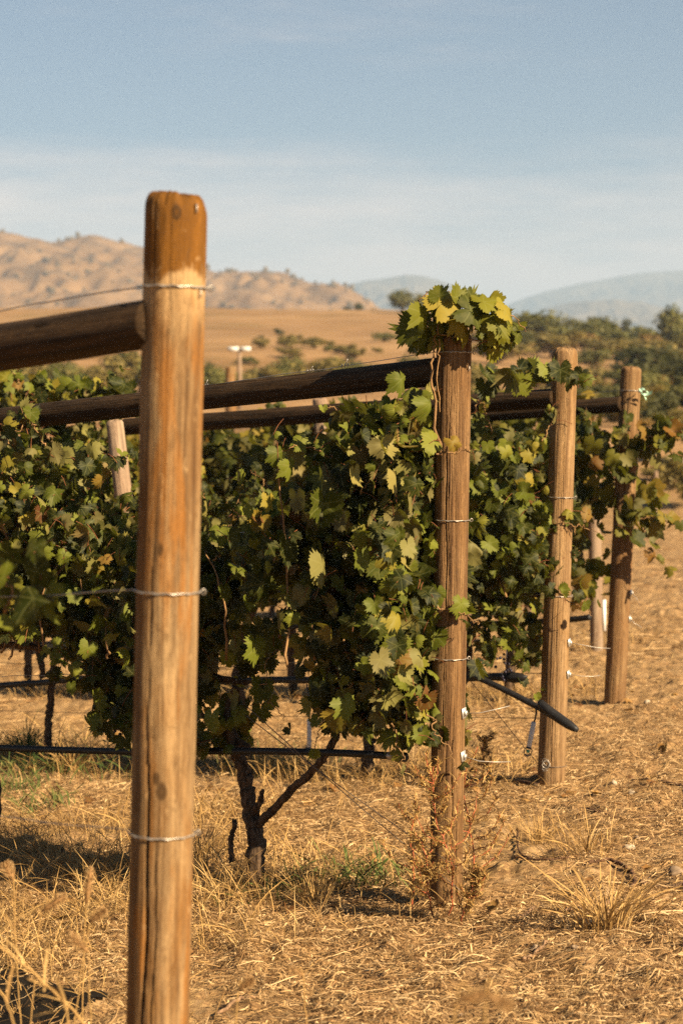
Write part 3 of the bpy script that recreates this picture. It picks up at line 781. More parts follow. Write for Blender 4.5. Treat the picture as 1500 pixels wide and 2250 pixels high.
def wob_path(pts, amp, n=6, seed=0):
    P = [np.asarray(p, float) for p in pts]; out = []
    for i in range(len(P) - 1):
        p0 = P[max(i - 1, 0)]; p1 = P[i]; p2 = P[i + 1]; p3 = P[min(i + 2, len(P) - 1)]
        for s in np.linspace(0, 1, n, endpoint=False):
            out.append(.5 * (2 * p1 + (p2 - p0) * s + (2 * p0 - 5 * p1 + 4 * p2 - p3) * s * s + (3 * p1 - p0 - 3 * p2 + p3) * s ** 3))
    out.append(P[-1]); out = np.array(out)
    rg = np.random.default_rng(seed); w = rg.standard_normal(out.shape) * amp; w[0] = w[-1] = 0
    return out + w
def gnarl(n, r0, r1, amp=.18, seed=0):
    rg = np.random.default_rng(seed)
    return np.linspace(r0, r1, n) * (1 + amp * rg.standard_normal(n).clip(-1.5, 1.5))

class Vine:
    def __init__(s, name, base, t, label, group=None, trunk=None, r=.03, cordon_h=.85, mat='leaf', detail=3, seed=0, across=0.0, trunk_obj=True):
        foot = rowpt(base, t, up=0.0, across=across)
        s.root = tag(empty('grapevine', tuple(foot)), label, 'grapevine', group)
        s.base = base; s.t = t; s.mat = mat; s.detail = detail; s.P = []; s.N = []; s.T = []; s.S = []; s.canes = []; s.seed = seed
        if trunk is None:
            rg = np.random.default_rng(seed)
            pts = [foot + np.array([0, 0, -.05]), foot + np.array([rg.normal(0, .02), rg.normal(0, .02), .25]), foot + np.array([rg.normal(0, .035), rg.normal(0, .02), .55]), foot + np.array([rg.normal(0, .03), 0, cordon_h])]
            trunk = [(pts, r, r * .72)]
            top = pts[-1]
            for sg in (-1, 1):
                trunk.append(([top, top + ROW * sg * .18 + np.array([0, 0, .03]), top + ROW * sg * .42 + np.array([0, 0, .02])], r * .6, r * .35))
        mb = MB()
        for i, (pts, a, b) in enumerate(trunk):
            p = wob_path(pts, a * .10, 8, seed + i); mb.tube(p, gnarl(len(p), a, b, .11, seed + i), 12)
        part('trunk', mb, M['bark'], s.root)
    def leaves(s, P, N, T, Sc):
        s.P.append(P); s.N.append(N); s.T.append(T); s.S.append(Sc)
    def cane(s, pts, r0, r1, seed=0, red=False):
        p = wob_path(pts, .004, 6, seed); s.canes.append((p, np.linspace(r0, r1, len(p)), red))
    def finish(s, shoots=0):
        P = np.concatenate(s.P); N = np.concatenate(s.N); T = np.concatenate(s.T); Sc = np.concatenate(s.S)
        rg = np.random.default_rng(s.seed + 5)
        for p, r, red in s.canes:
            mb = MB(); mb.tube(p, r, 7); part('shoot', mb, M['shoot'], s.root)
        for k in range(shoots):                              # shoots climbing from the cordon into the leaves
            a = P[rg.integers(len(P))]; g = float(ground_z(a[0], a[1]))
            if not .95 < a[2] - g < 1.55 or (a - s.base).dot(ROW) < .12: continue
            b0 = np.array([a[0] + rg.normal(0, .05), a[1] + rg.normal(0, .04), min(g + .85, a[2] - .05)])
            p = wob_path([b0, (b0 + a) / 2 + rg.normal(0, .04, 3), a], .004, 5, k); mb = MB(); mb.tube(p, np.linspace(.005, .002, len(p)), 5); part('shoot', mb, M['shoot'], s.root)
        v, q, t, uv = leaves_arrays(P, N, T, Sc, s.detail); nleaf = (0 if q is None else len(q)) + len(t)
        if s.detail >= 3:                                    # leaf stalks, in the leaf mesh with a material of their own
            mb = MB(); m = rg.random(len(P)) < .5
            for p, nn, tt in zip(P[m], N[m], T[m]):
                d = norm((-tt / np.linalg.norm(tt)) * .7 - norm(nn) * .5 + rg.normal(0, .3, 3)); L = rg.uniform(.035, .075)
                mb.tube([p, p + d * L * .5 + np.array([0, 0, .006]), p + d * L], .0013, 4, False)
            sv = np.concatenate(mb.v); sq = np.concatenate(mb.q) + len(v); nq0 = 0 if q is None else len(q)
            v = np.vstack([v, sv]); uv = np.vstack([uv, np.full((len(sv), 2), 5.0)]); q = sq if q is None else np.vstack([q, sq])
            me = mesh_np('foliage', v - np.asarray(s.root.location), q, t, True, uv); me.materials.append(M[s.mat]); me.materials.append(M['cane'])
            mi = np.zeros(len(me.polygons), np.int32); mi[nq0:nq0 + len(sq)] = 1; me.polygons.foreach_set('material_index', mi)
            link('foliage', me, None, s.root)
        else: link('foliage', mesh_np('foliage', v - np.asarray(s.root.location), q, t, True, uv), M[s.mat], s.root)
    def grapes(s, c, n=26, r=.0065, L=.12):
        rg = np.random.default_rng(s.seed + 77); mb = MB(); c = np.asarray(c)
        for k in range(n):
            f = k / n; w = .032 * (1 - f * .75)
            mb.blob(c + np.array([rg.normal(0, w), rg.normal(0, w), -f * L]), r * rg.uniform(.8, 1.15), k, 5, .05)
        mb.tube([c + np.array([0, 0, .05]), c - np.array([0, 0, L * .7])], .0016, 5)
        part('grape_cluster', mb, M['grape'], s.root)
def sprig(v, p0, d, L, n, droop=.3, size=(.026, .052)):
    """a free shoot reaching out of the canopy with leaves getting smaller to its tip"""
    d = norm(np.asarray(d, float)); s = np.linspace(0, 1, 6)
    pts = np.array([p0 + d * L * a + np.array([0, 0, -droop * L * a * a]) for a in s]) + rng.normal(0, .008, (6, 3)); pts[0] = p0
    v.cane(list(pts), .0032, .0011, int(rng.integers(999)))
    a = np.linspace(.12, 1.0, n); c = p0 + d * (L * a)[:, None] + np.stack([0 * a, 0 * a, -droop * L * a * a], 1) + rng.normal(0, .022, (n, 3))
    v.leaves(c, SUN[None] * .7 - NRM[None] * .35 + rng.standard_normal((n, 3)) * .5, np.array([0, 0, -.9]) + d * .4 + rng.standard_normal((n, 3)) * .45, np.linspace(size[1], size[0], n) * rng.uniform(.8, 1.2, n))
def assign(vines, P, t, N, T, Sc):
    vt = np.array([v.t for v in vines]); idx = np.abs(t[:, None] - vt[None]).argmin(1)
    for i, v in enumerate(vines):
        m = idx == i
        if m.any(): v.leaves(P[m], N[m], T[m], Sc[m])

# ---- row behind the leaf topped post (in focus)
G2 = 'grapevines of the sharp row behind the leaf topped post'
f_ = on_row(P2, 560, 1935); f_[2] = float(ground_z(f_[0], f_[1])) - .03
q2 = lambda x, y, ac=0.0: on_row(P2, x, y, ac)
v2a = Vine('grapevine', P2, .83, 'grapevine with a forked trunk whose leaves cover the top of the ridged post', seed=1, trunk=[
    ([f_, q2(563, 1880), q2(559, 1820), q2(548, 1780), q2(540, 1720), q2(527, 1670), q2(512, 1630), q2(505, 1570), q2(520, 1510)], .034, .018),
    ([q2(560, 1815), q2(585, 1795, -.01), q2(640, 1738, -.03), q2(700, 1680, -.04), q2(728, 1638, -.04), q2(745, 1590, -.03), q2(760, 1500), q2(800, 1400)], .0165, .009),
    ([q2(510, 1893, .02), q2(507, 1850, .02), q2(516, 1815, .015), q2(514, 1800, .02)], .011, .008),
    ([q2(548, 1640), q2(470, 1600), q2(440, 1560)], .010, .006),
    ([q2(556, 1790), q2(572, 1760, -.02), q2(578, 1735, -.03)], .016, .006)])
v2b = Vine('grapevine', P2, 1.34, 'grapevine behind the orange topped post with leaves hanging on both its sides', seed=2, cordon_h=.75)
v2c = Vine('grapevine', P2, 2.3, 'grapevine at the left edge whose green leaves stand between the rails and the hoses', seed=3, across=.1)
v2d = Vine('grapevine', P2, 3.3, 'grapevine in the sharp row, hidden past the left edge', seed=4)
poly2 = [(-520, 960), (-150, 960), (0, 955), (110, 965), (200, 1010), (240, 1150), (300, 1215), (430, 1205), (520, 1180), (610, 1150), (690, 1060), (735, 960), (800, 890), (850, 872), (900, 868), (960, 850), (975, 850), (985, 1640), (950, 1645), (915, 1600), (850, 1625), (790, 1590), (755, 1590), (738, 1510), (728, 1430), (705, 1345), (660, 1315), (612, 1350), (575, 1440), (550, 1590), (520, 1660), (440, 1660), (300, 1600), (262, 1590), (190, 1460), (160, 1400), (0, 1390), (-520, 1380)]
vs2 = [v2a, v2b, v2c, v2d]
P, t = canopy(P2, poly2, 6400, 5.2, 3, .10, .45)
N, T = orient(len(P), .8, .15, .52)
assign(vs2, P, t, N, T, rng.uniform(.024, .056, len(P)))
# sunlit drift of leaves on the left half (turned a little more to the light)
P, t = canopy(P2, [(-200, 980), (0, 970), (120, 1000), (240, 1180), (250, 1330), (180, 1380), (0, 1330), (-200, 1330)], 230, 4, 8, .06, .3)
N = -NRM * .75 + SUN * np.array([1, 1, .4]) * .85 + rng.standard_normal((len(P), 3)) * .28; P = P - NRM * .16
assign(vs2, P, t, N, np.array([0, 0, -1.0]) + rng.standard_normal((len(P), 3)) * .4, rng.uniform(.034, .058, len(P)))
P, t = canopy(P2, [(860, 1180), (990, 1170), (985, 1500), (860, 1450)], 80, 4, 9, .05, .2)
N = -NRM * .75 + SUN * np.array([1, 1, .4]) * .8 + rng.standard_normal((len(P), 3)) * .25; P = P - NRM * .17
assign(vs2, P, t, N, np.array([0, 0, -1.0]) + rng.standard_normal((len(P), 3)) * .35, rng.uniform(.038, .062, len(P)))
# big pale leaves caught edge-on by the sun: (x, y, size px, lean)
EDGE = [(568, 1300, 78, -.5), (628, 1222, 80, -.5), (708, 1130, 90, -.1), (708, 1260, 82, -.3), (613, 1375, 60, .2), (563, 1438, 74, -.15), (838, 1465, 66, .3), (764, 1562, 66, .25), (884, 850, 64, .1), (945, 905, 66, .1), (872, 1065, 62, -.3), (843, 990, 60, 0), (780, 1055, 56, .1), (792, 1240, 60, .0), (640, 1330, 44, 0), (912, 1075, 50, -.3), (870, 1190, 56, 0), (505, 1190, 50, 0), (193, 1435, 48, -.2), (855, 1345, 42, 0), (905, 1340, 40, .2), (495, 1310, 46, 0), (925, 1450, 50, .2), (800, 965, 40, .1), (888, 1330, 40, 0)]
EDGE += [(rng.uniform(450, 950), rng.uniform(1000, 1540), rng.uniform(34, 58), rng.uniform(-.4, .4)) for _ in range(16)]
e = np.array(EDGE); Pe = np.array([on_row(P2, x, y, -.36) for x, y, s, _ in EDGE])
Ne = SUN[None] * np.array([1, 1, .3]) - NRM[None] * rng.uniform(-.25, .5, (len(e), 1)) + rng.standard_normal((len(e), 3)) * .10
Ne[rng.random(len(e)) < .3] *= -1
Te = np.array([0, 0, -1.0]) + CR[None] * e[:, 3:4]
assign(vs2, Pe, (Pe - P2) @ ROW, Ne, Te, e[:, 2] / F * Pe[:, 1] * .62)
# leaf tuft over the top of the post
TUF = []
def tuft_add(*a): TUF.append(a)
def ell(n, c, r, Y, dy):
    u = norm(rng.standard_normal((n, 3))) * rng.uniform(.15, 1.25, (n, 1)) ** .6
    return np.array([at(c[0] + a * r[0], c[1] - b * r[1], Y + d * dy) for a, d, b in u]), u
tuf = [(15, (915, 735), (30, 52), 6.5, .08), (20, (985, 690), (55, 58), 6.45, .13), (16, (1050, 690), (52, 42), 6.42, .13), (18, (1108, 722), (34, 48), 6.4, .1), (9, (990, 742), (80, 26), 6.40, .08), (9, (1085, 760), (44, 30), 6.5, .1)]
for n, c, r, Y, dy in tuf:
    P, u = ell(n, c, r, Y, dy)
    N = u * .28 + np.array([.68, -.58, .34]) + rng.standard_normal((n, 3)) * .36
    tuft_add(P, N, u * np.array([1, 1, .6]) + np.array([0, 0, -.45]) + rng.standard_normal((n, 3)) * .3, rng.uniform(.028, .064, n))
BIG = [(982, 655, 86, (.15, -.75, .45), (.4, 0, .5)), (1055, 690, 92, (.45, -.7, .3), (.8, 0, -.1)), (1108, 720, 90, (.35, -.8, .3), (.7, 0, -.7)), (930, 712, 80, (.8, -.5, .1), (-.1, 0, -1)), (900, 742, 76, (-.6, -.7, .2), (-.6, 0, -.6)), (1015, 712, 60, (.3, -.8, .5), (.1, 0, -1)), (965, 640, 50, (-.4, -.7, .5), (-.2, 0, .8)), (1075, 660, 60, (.2, -.6, .7), (.5, 0, .4)), (1120, 690, 60, (.6, -.5, .5), (.8, 0, .1)), (1000, 640, 54, (.7, -.6, .3), (.3, 0, 1))]
b = BIG; tuft_add(np.array([at(x, y, 6.33) for x, y, *_ in b]), np.array([k[3] for k in b]), np.array([k[4] for k in b]), np.array([k[2] for k in b]) / F * 6.33 * .66)
for k, pts in enumerate([[(968, 1000), (955, 900), (948, 800), (958, 740), (968, 690), (985, 640)], [(962, 735), (1010, 742), (1060, 748), (1105, 730)], [(960, 730), (930, 700), (915, 720)], [(985, 700), (1050, 690), (1110, 690), (1140, 705), (1155, 728)], [(960, 650), (940, 640), (925, 655), (914, 664)], [(1100, 745), (1050, 755), (1042, 768)], [(965, 745), (962, 800), (966, 905)]]):
    v2a.cane([at(x, y, 6.40 if k < 6 else 6.38) for x, y in pts], .0055 if k == 0 else .0026, .0014, k)
v2a.cane([q2(820, 1010, -.2), q2(835, 1020, -.2), q2(810, 1060, -.2), q2(790, 1085, -.2)], .0025, .0015, 9)
link('foliage', leaf_mesh('foliage', *[np.concatenate([a[i] for a in TUF]) for i in range(4)], 3, v2a.root.location), M['leaf_tuft_lit'], v2a.root)
v2a.grapes(q2(815, 1565, -.05), 24); v2b.grapes(q2(252, 1555, -.1), 22); v2b.grapes(q2(288, 1540, -.05), 18)
for px, py, dx, dz, L, n in ((820, 960, -.5, .5, .22, 6), (740, 1010, -.6, .35, .25, 6), (600, 1190, -.5, .6, .22, 6), (470, 1230, .2, .7, .2, 5), (690, 1330, .3, -.6, .2, 5), (745, 1520, -.4, -.6, .16, 4), (860, 1590, .2, -.8, .15, 4), (930, 1560, .5, -.6, .16, 4), (950, 1330, .9, -.1, .16, 4), (960, 1000, .8, .3, .14, 3), (560, 1500, .6, -.5, .14, 4), (640, 1390, -.5, -.6, .15, 4)):
    sprig(v2a, q2(px, py, rng.uniform(-.2, -.08)), (dx, -.15, dz), L, n)
for px, py, dx, dz, L, n in ((210, 1060, .5, .6, .22, 6), (100, 980, -.3, .8, .2, 6), (20, 975, .4, .8, .2, 6), (240, 1400, .7, -.2, .2, 5), (60, 1200, -.5, .4, .2, 5)):
    sprig(v2c, q2(px, py, -.12), (dx, -.15, dz), L, n)
v2a.finish(26); v2b.finish(22); v2c.finish(22); v2d.finish(8)

# ---- row behind the rounded head post
G3 = 'grapevines of the row behind the rounded head post'
f3 = on_row(P3, 105, 1640); q3 = lambda x, y, ac=0.0: on_row(P3, x, y, ac)
f3[2] = float(ground_z(f3[0], f3[1])) - .05
g3 = on_row(P3, 1135, 1600); g3[2] = float(ground_z(g3[0], g3[1])) - .05
T3 = [(.50, 'grapevine whose leaves hang low between the ridged post and the pale post'), (1.0, 'grapevine of the middle row hidden behind the leaves left of the ridged post'), (1.72, 'grapevine of the middle row with its trunk dark in the gap under the leaves'), (2.45, 'grapevine of the middle row behind the thick orange topped post'), (3.12, 'grapevine with a straight dark trunk standing in open grass at the left'), (3.9, 'grapevine of the middle row cut by the left edge')]
vs3 = []
for k, (tt, lab) in enumerate(T3):
    tr = None
    if k == 4: tr = [([f3, q3(107, 1590), q3(112, 1540), q3(117, 1480), q3(124, 1430), q3(135, 1400), q3(150, 1340)], .022, .016), ([q3(95, 1490, .05), q3(88, 1440, .03), q3(75, 1395, .0)], .018, .014)]
    vs3.append(Vine('grapevine', P3, tt, lab, trunk=tr, seed=20 + k))
poly3 = [(-400, 850), (-200, 850), (0, 850), (235, 868), (240, 1000), (300, 1060), (440, 1090), (560, 1100), (740, 1105), (800, 1000), (900, 950), (1030, 895), (1060, 940), (1100, 975), (1200, 960), (1212, 1000), (1228, 1120), (1235, 1240), (1205, 1330), (1190, 1400), (1160, 1470), (1110, 1460), (1085, 1400), (1040, 1350), (1020, 1330), (640, 1320), (420, 1400), (200, 1380), (130, 1400), (0, 1390), (-400, 1380)]
P, t = canopy(P3, poly3, 6400, 4.6, 21, .11, .41)
N, T = orient(len(P), .8, .21, .50)
assign(vs3, P, t, N, T, rng.uniform(.024, .056, len(P)))
P, t = canopy(P3, [(1080, 1000), (1210, 980), (1240, 1180), (1215, 1300), (1150, 1240), (1040, 1300)], 180, 4, 8, .06, .25)
N = -NRM * .8 + SUN * np.array([1, 1, .4]) * .8 + rng.standard_normal((len(P), 3)) * .3; P = P - NRM * .18
assign(vs3, P, t, N, np.array([0, 0, -1.0]) + rng.standard_normal((len(P), 3)) * .4, rng.uniform(.034, .058, len(P)))
# leafy cane that arches in front of the rounded head post
AR = [(1075, 845, 70), (1098, 830, 52), (1122, 838, 66), (1150, 825, 50), (1165, 832, 62), (1158, 850, 60), (1190, 842, 62), (1212, 838, 56), (1230, 832, 58), (1252, 842, 50), (1270, 838, 46), (1282, 845, 40), (1060, 870, 54), (1085, 862, 46), (1200, 826, 44), (1145, 845, 48)]
Pa = np.array([at(x, y - 6, 8.36 + .05 * math.sin(i * 2.1)) for i, (x, y, s) in enumerate(AR)])
Na = np.array([.25, -.75, .35]) + rng.standard_normal((len(AR), 3)) * .38; Ta = np.array([.1, 0, -1.0]) + rng.standard_normal((len(AR), 3)) * .45
vs3[0].leaves(Pa, Na, Ta, np.array([a[2] for a in AR]) / F * 8.4 * .62)
vs3[0].cane([at(x, y, 8.45) for x, y in ((1045, 905), (1060, 850), (1110, 826), (1170, 822), (1230, 826), (1285, 842), (1292, 850))], .004, .0018, 3)
# top shoots above the second rail, at the left
n = 46; xs = rng.uniform(-120, 300, n); ys = 868 - 34 * np.sqrt(np.clip((310 - xs) / 310, 0, 1)) * rng.uniform(.1, 1, n)
Pl = np.array([on_row(P3, x, y, rng.uniform(-.12, .1)) for x, y in zip(xs, ys)])
assign(vs3, Pl, (Pl - P3) @ ROW, SUN[None] * .9 + rng.standard_normal((n, 3)) * .45, np.array([-.3, 0, -.8]) + rng.standard_normal((n, 3)) * .5, rng.uniform(.05, .085, n))
vs3[0].grapes(q3(1112, 1440, -.1), 20)
for px, py, dx, dz, L, n, i in ((1080, 960, -.2, .8, .24, 6, 0), (1190, 970, .3, .8, .2, 5, 0), (1215, 1150, .9, .1, .2, 5, 0), (1200, 1290, .9, -.3, .2, 5, 0), (1130, 1440, .5, -.7, .18, 5, 0), (1050, 1340, -.4, -.7, .18, 4, 0), (600, 1110, -.3, .8, .25, 6, 2), (520, 1110, .4, .8, .22, 6, 2), (450, 1100, -.2, .9, .22, 6, 2), (700, 1110, .3, .8, .2, 6, 1), (200, 880, .5, .8, .26, 6, 3), (60, 860, -.4, .8, .24, 6, 4), (-40, 860, .3, .9, .22, 6, 5)):
    sprig(vs3[i], q3(px, py, rng.uniform(-.15, -.05)), (dx, -.1, dz), L, n)
for k, v in enumerate(vs3): v.finish(20)

# ---- row behind the ribbon tied post
T4 = [(.70, 'grapevine of the last row, its shoots sprawling past the farthest end post')] + [(1.5 + .8 * k, None) for k in range(6)]
GB = 'blurred grapevines of the back rows'
vs4 = [Vine('grapevine', P4, tt, lab or 'blurred grapevine of a back row, seen only through other leaves', None if lab else GB, seed=50 + k, detail=2, mat='leaf_far') for k, (tt, lab) in enumerate(T4)]
poly4 = [(-300, 985), (200, 985), (440, 970), (560, 945), (700, 935), (1000, 925), (1260, 975), (1300, 945), (1360, 975), (1395, 975), (1410, 935), (1440, 925), (1490, 925), (1500, 950), (1455, 990), (1440, 1060), (1420, 1130), (1440, 1160), (1400, 1190), (1375, 1230), (1340, 1290), (1300, 1325), (1240, 1325), (1000, 1315), (700, 1310), (430, 1330), (-300, 1300)]
P, t = canopy(P4, poly4, 3800, 3.4, 31, .14, .39); N, T = orient(len(P), .6, .2, .5)
assign(vs4, P, t, N, T, rng.uniform(.05, .085, len(P)))
for px, py, dx, dz, L, n, i in ((1420, 960, .9, .3, .34, 8, 0), (1440, 985, .9, -.1, .3, 7, 0), (1400, 1000, .7, .6, .28, 7, 0), (1400, 1140, .9, .1, .3, 7, 0), (1395, 1190, .8, -.4, .24, 6, 0), (1300, 960, -.2, .8, .25, 6, 0), (1350, 985, .3, .8, .22, 6, 0), (560, 960, .3, .8, .25, 6, 3), (640, 950, -.3, .8, .25, 6, 3), (760, 940, .2, .8, .25, 6, 2), (480, 985, -.2, .9, .25, 6, 4)):
    sprig(vs4[i], on_row(P4, px, py, -.1), (dx, -.1, dz), L, n, size=(.034, .066))
for v in vs4: v.finish(10)
# ---- rows farther back
for bi, (B, t0, nrow, det) in enumerate(((P5, .55, 8, 1), (P6, 1.2, 8, 1), (P7, 2.2, 8, 1))):
    vs = [Vine('grapevine', B, t0 + .35 + .95 * k, 'blurred grapevine of a back row, seen only through other leaves', GB, seed=80 + bi * 20 + k, detail=1, mat='leaf_far') for k in range(nrow)]
    n = 3000; t = rng.uniform(t0, t0 + .95 * nrow, n); z = rng.uniform(.72, 1.78, n) + .10 * np.sin(t * 5 + bi)
    k = (vnoise(t * 3, z * 3, 60 + bi) > .33); t, z = t[k], z[k]
    ac = rng.normal(0, .14, len(t)); P = B[None] + ROW[None] * t[:, None] + NRM[None] * ac[:, None]
    P[:, 2] = ground_z(P[:, 0], P[:, 1]) + z
    N, T = orient(len(P), .4, .25, .5); assign(vs, P, t, N, T, rng.uniform(.05, .09, len(P)))
    for v in vs: v.finish(0)
# ---- nearest row: only a drooping shoot of it enters the picture at the left
G1 = 'grapevines of the nearest row'
v1 = Vine('grapevine', P1, 1.0, 'blurred grapevine drooping in at the left edge, closest to the camera', seed=140, detail=3)
q1 = lambda x, y, ac=0.0: on_row(P1, x, y, ac)
AR1 = [(30, 1225, 70), (75, 1215, 60), (20, 1270, 80), (90, 1275, 90), (55, 1330, 95), (25, 1375, 62), (95, 1330, 70), (-20, 1240, 90), (-30, 1330, 90), (-60, 1290, 100), (70, 1350, 80), (30, 1382, 44), (-90, 1230, 90), (-70, 1370, 80), (105, 1300, 60), (5, 1300, 70)]
Pn = np.array([q1(x, y, rng.uniform(-.06, .10)) for x, y, s in AR1])
Nn = np.array([-.2, -.75, .5]) + rng.standard_normal((len(AR1), 3)) * .4
v1.leaves(Pn, Nn, np.array([.1, 0, -1]) + rng.standard_normal((len(AR1), 3)) * .4, np.array([a[2] for a in AR1]) / F * 4.2 * .62)
v1.cane([q1(-60, 1200), q1(10, 1250), q1(25, 1310), q1(15, 1345)], .003, .002, 2); v1.cane([q1(-30, 1345), q1(0, 1352), q1(25, 1340)], .0025, .0015, 3)
n = 700; t = rng.uniform(.85, 2.6, n); z = rng.uniform(.8, 1.65, n); P = P1[None] + ROW[None] * t[:, None] + NRM[None] * rng.normal(0, .11, (n, 1)); P[:, 2] = ground_z(P[:, 0], P[:, 1]) + z
N, T = orient(n); v1.leaves(P, N, T, rng.uniform(.045, .08, n)); v1.finish(12)

# ------------------------------------------------------------------ GROUND LITTER AND GRASS (stuff)
def view_points(n, ymin, ymax, spread=.215, pw=1.0):
    """points spread over the wedge of ground round the view, denser near"""
    u = rng.random(n); y = ymin * (ymax / ymin) ** (u ** pw)
    x = y * rng.uniform(-spread, spread, n)
    return x, y
def blades(x, y, L, W, head, arch, lift, seg=4, lean=None, z=None, twist=1.0):
    """curved ribbons. lying litter: lift small; standing: lean gives (dx,dy) of the tip"""
    n = len(x); s = np.linspace(0, 1, seg + 1)
    z0 = (gz(x, y) if z is None else z)
    dx, dy = np.cos(head), np.sin(head)
    bend = rng.normal(0, .35, n)
    ctr = np.zeros((n, seg + 1, 3))
    if lean is None:
        hx = x[:, None] + L[:, None] * (s * dx[:, None] - bend[:, None] * s * s * dy[:, None])
        hy = y[:, None] + L[:, None] * (s * dy[:, None] + bend[:, None] * s * s * dx[:, None])
        g = gz(hx.ravel(), hy.ravel()).reshape(n, -1)
        ctr[..., 0] = hx; ctr[..., 1] = hy
        ctr[..., 2] = .5 * g + .5 * z0[:, None] + lift[:, None] * 1.0 + arch[:, None] * np.sin(math.pi * s)[None] + (g - z0[:, None]).clip(0) * .5
    else:
        ctr[..., 0] = x[:, None] + L[:, None] * lean[:, None] * (s ** 1.7) * dx[:, None]
        ctr[..., 1] = y[:, None] + L[:, None] * lean[:, None] * (s ** 1.7) * dy[:, None]
        ctr[..., 2] = z0[:, None] - .01 + L[:, None] * (s - arch[:, None] * s * s)
    w = np.stack([-dy, dx, np.zeros(n)], 1) * np.cos(bend * twist)[:, None] + np.array([0, 0, 1.0]) * np.sin(bend * twist * 2)[:, None]
    prof = np.concatenate([[.7], np.full(seg - 1, 1.0), [.25]]) if seg > 1 else np.array([1, .3])
    off = w[:, None] * (W[:, None] * prof[None] * .5)[..., None]
    V = np.stack([ctr - off, ctr + off], 2).reshape(-1, 3)
    nv = (seg + 1) * 2
    b = np.arange(n)[:, None] * nv + np.arange(seg)[None] * 2
    q = np.stack([b, b + 1, b + 3, b + 2], -1).reshape(-1, 4)
    return V, q
def stuff(name, arrs, mat):
    V = np.concatenate([a[0] for a in arrs]); o = 0; Q = []
    for a in arrs: Q.append(a[1] + o); o += len(a[0])
    return tag(link(name, mesh_np(name, V, np.concatenate(Q)), M[mat]), kind='stuff')
def litter(n, y0, y1, pw, Lr, Wr, spread=.23):
    x, y = view_points(n, y0, y1, spread, pw)
    k = (vnoise(x * 1.6 + 3, y * 1.6, 71) * .6 + vnoise(x * 5, y * 5, 72) * .4) > rng.uniform(.22, .64, n) + .04 * np.clip(x / (y * .15), -.3, 1)
    x, y = x[k], y[k]; m = len(x)
    head = rng.uniform(0, 2 * math.pi, m) ; hh = rng.random(m) < .5
    head = np.where(hh, rng.normal(math.pi * .05, .45, m) + math.pi * (rng.random(m) < .5), head)
    return blades(x, y, rng.uniform(*Lr, m) * rng.uniform(.4, 1, m), rng.uniform(*Wr, m), head, np.abs(rng.normal(0, .007, m)), rng.uniform(.0, .012, m))
stuff('straw_litter', [litter(88000, 4.8, 14, 1.0, (.02, .14), (.0010, .0024)), litter(6500, 4.8, 13, 1.0, (.10, .28), (.0012, .0026)), litter(84000, 4.8, 12, 1.0, (.010, .05), (.0016, .0045)), litter(19000, 13, 40, 1.0, (.05, .28), (.003, .008))], 'straw')
def standing(x, y, Lr, Wr, leanr, mat=None):
    n = len(x)
    return blades(x, y, rng.uniform(*Lr, n), rng.uniform(*Wr, n), rng.uniform(0, 2 * math.pi, n), rng.uniform(.0, .45, n), None, 5, rng.uniform(*leanr, n))
def strip(base, n, t0, t1, w, off=0.0):
    t = rng.uniform(t0, t1, n); a = rng.normal(off, w, n); P = base[None] + ROW[None] * t[:, None] + NRM[None] * a[:, None]
    k = vnoise(t * 2.6, a * 2.6 + 7, 90) > rng.uniform(.15, .7, n); return P[k, 0], P[k, 1]
arr = []
for B, n in ((P2, 5200), (P3, 6500), (P4, 5000), (P5, 3000)):
    x, y = strip(B, n, .12, 4.6, .22); arr.append(standing(x, y, (.04, .19), (.0014, .0032), (.2, 1.2)))
x, y = view_points(8000, 5.2, 16, .215); k = vnoise(x * 1.1, y * 1.1, 93) * .7 + vnoise(x * 4, y * 4, 94) * .3 > rng.uniform(.45, .8, len(x)); arr.append(standing(x[k], y[k], (.03, .13), (.0012, .0026), (.4, 1.5)))
x = rng.uniform(-1.6, -.25, 5200); y = rng.uniform(6.0, 8.6, 5200); k = vnoise(x * 3, y * 3, 97) > rng.uniform(.3, .8, 5200); arr.append(standing(x[k], y[k], (.05, .20), (.0014, .0028), (.3, 1.4)))
stuff('dry_grass', arr, 'dry_grass')
arr = []
x, y = strip(P3, 2200, 1.6, 5, .20); arr.append(standing(x, y, (.05, .2), (.002, .005), (.3, 1.1)))
x, y = strip(P2, 700, .25, .75, .12); arr.append(standing(x, y, (.03, .10), (.003, .007), (.4, 1.3)))
for (px, py) in ((60, 1690), (130, 1700), (30, 1740), (350, 1660), (790, 1940), (640, 1690), (90, 1780)):
    c = on_ground(px, py); n = 130; arr.append(standing(c[0] + rng.normal(0, .09, n), c[1] + rng.normal(0, .12, n), (.03, .14), (.002, .006), (.3, 1.2)))
stuff('green_undergrowth', arr, 'green_weed')

# fallen vine leaves under and beside the rows
pts = []
for B, n in ((P2, 60), (P3, 90), (P4, 60)):
    t = rng.uniform(-.5, 3.5, n); a_ = rng.normal(0, .45, n); p = B[None] + ROW[None] * t[:, None] + NRM[None] * a_[:, None]; pts.append(p)
p = np.concatenate(pts); p[:, 2] = gz(p[:, 0], p[:, 1]) + .016; n = len(p)
v_, q_, t_, u_ = leaves_arrays(p, np.array([0, 0, 1.0]) + rng.standard_normal((n, 3)) * .35, rng.standard_normal((n, 3)), rng.uniform(.018, .042, n), 2)
M['fallen'] = leaf_mat('fallen_leaf', [(0, (.10, .04, .015)), (.5, (.22, .10, .03)), (1, (.34, .19, .06))], (.28, .18, .09), .1, False)
tag(link('fallen_leaves', mesh_np('fallen_leaves', v_, q_, t_, True, u_), M['fallen']), kind='stuff')

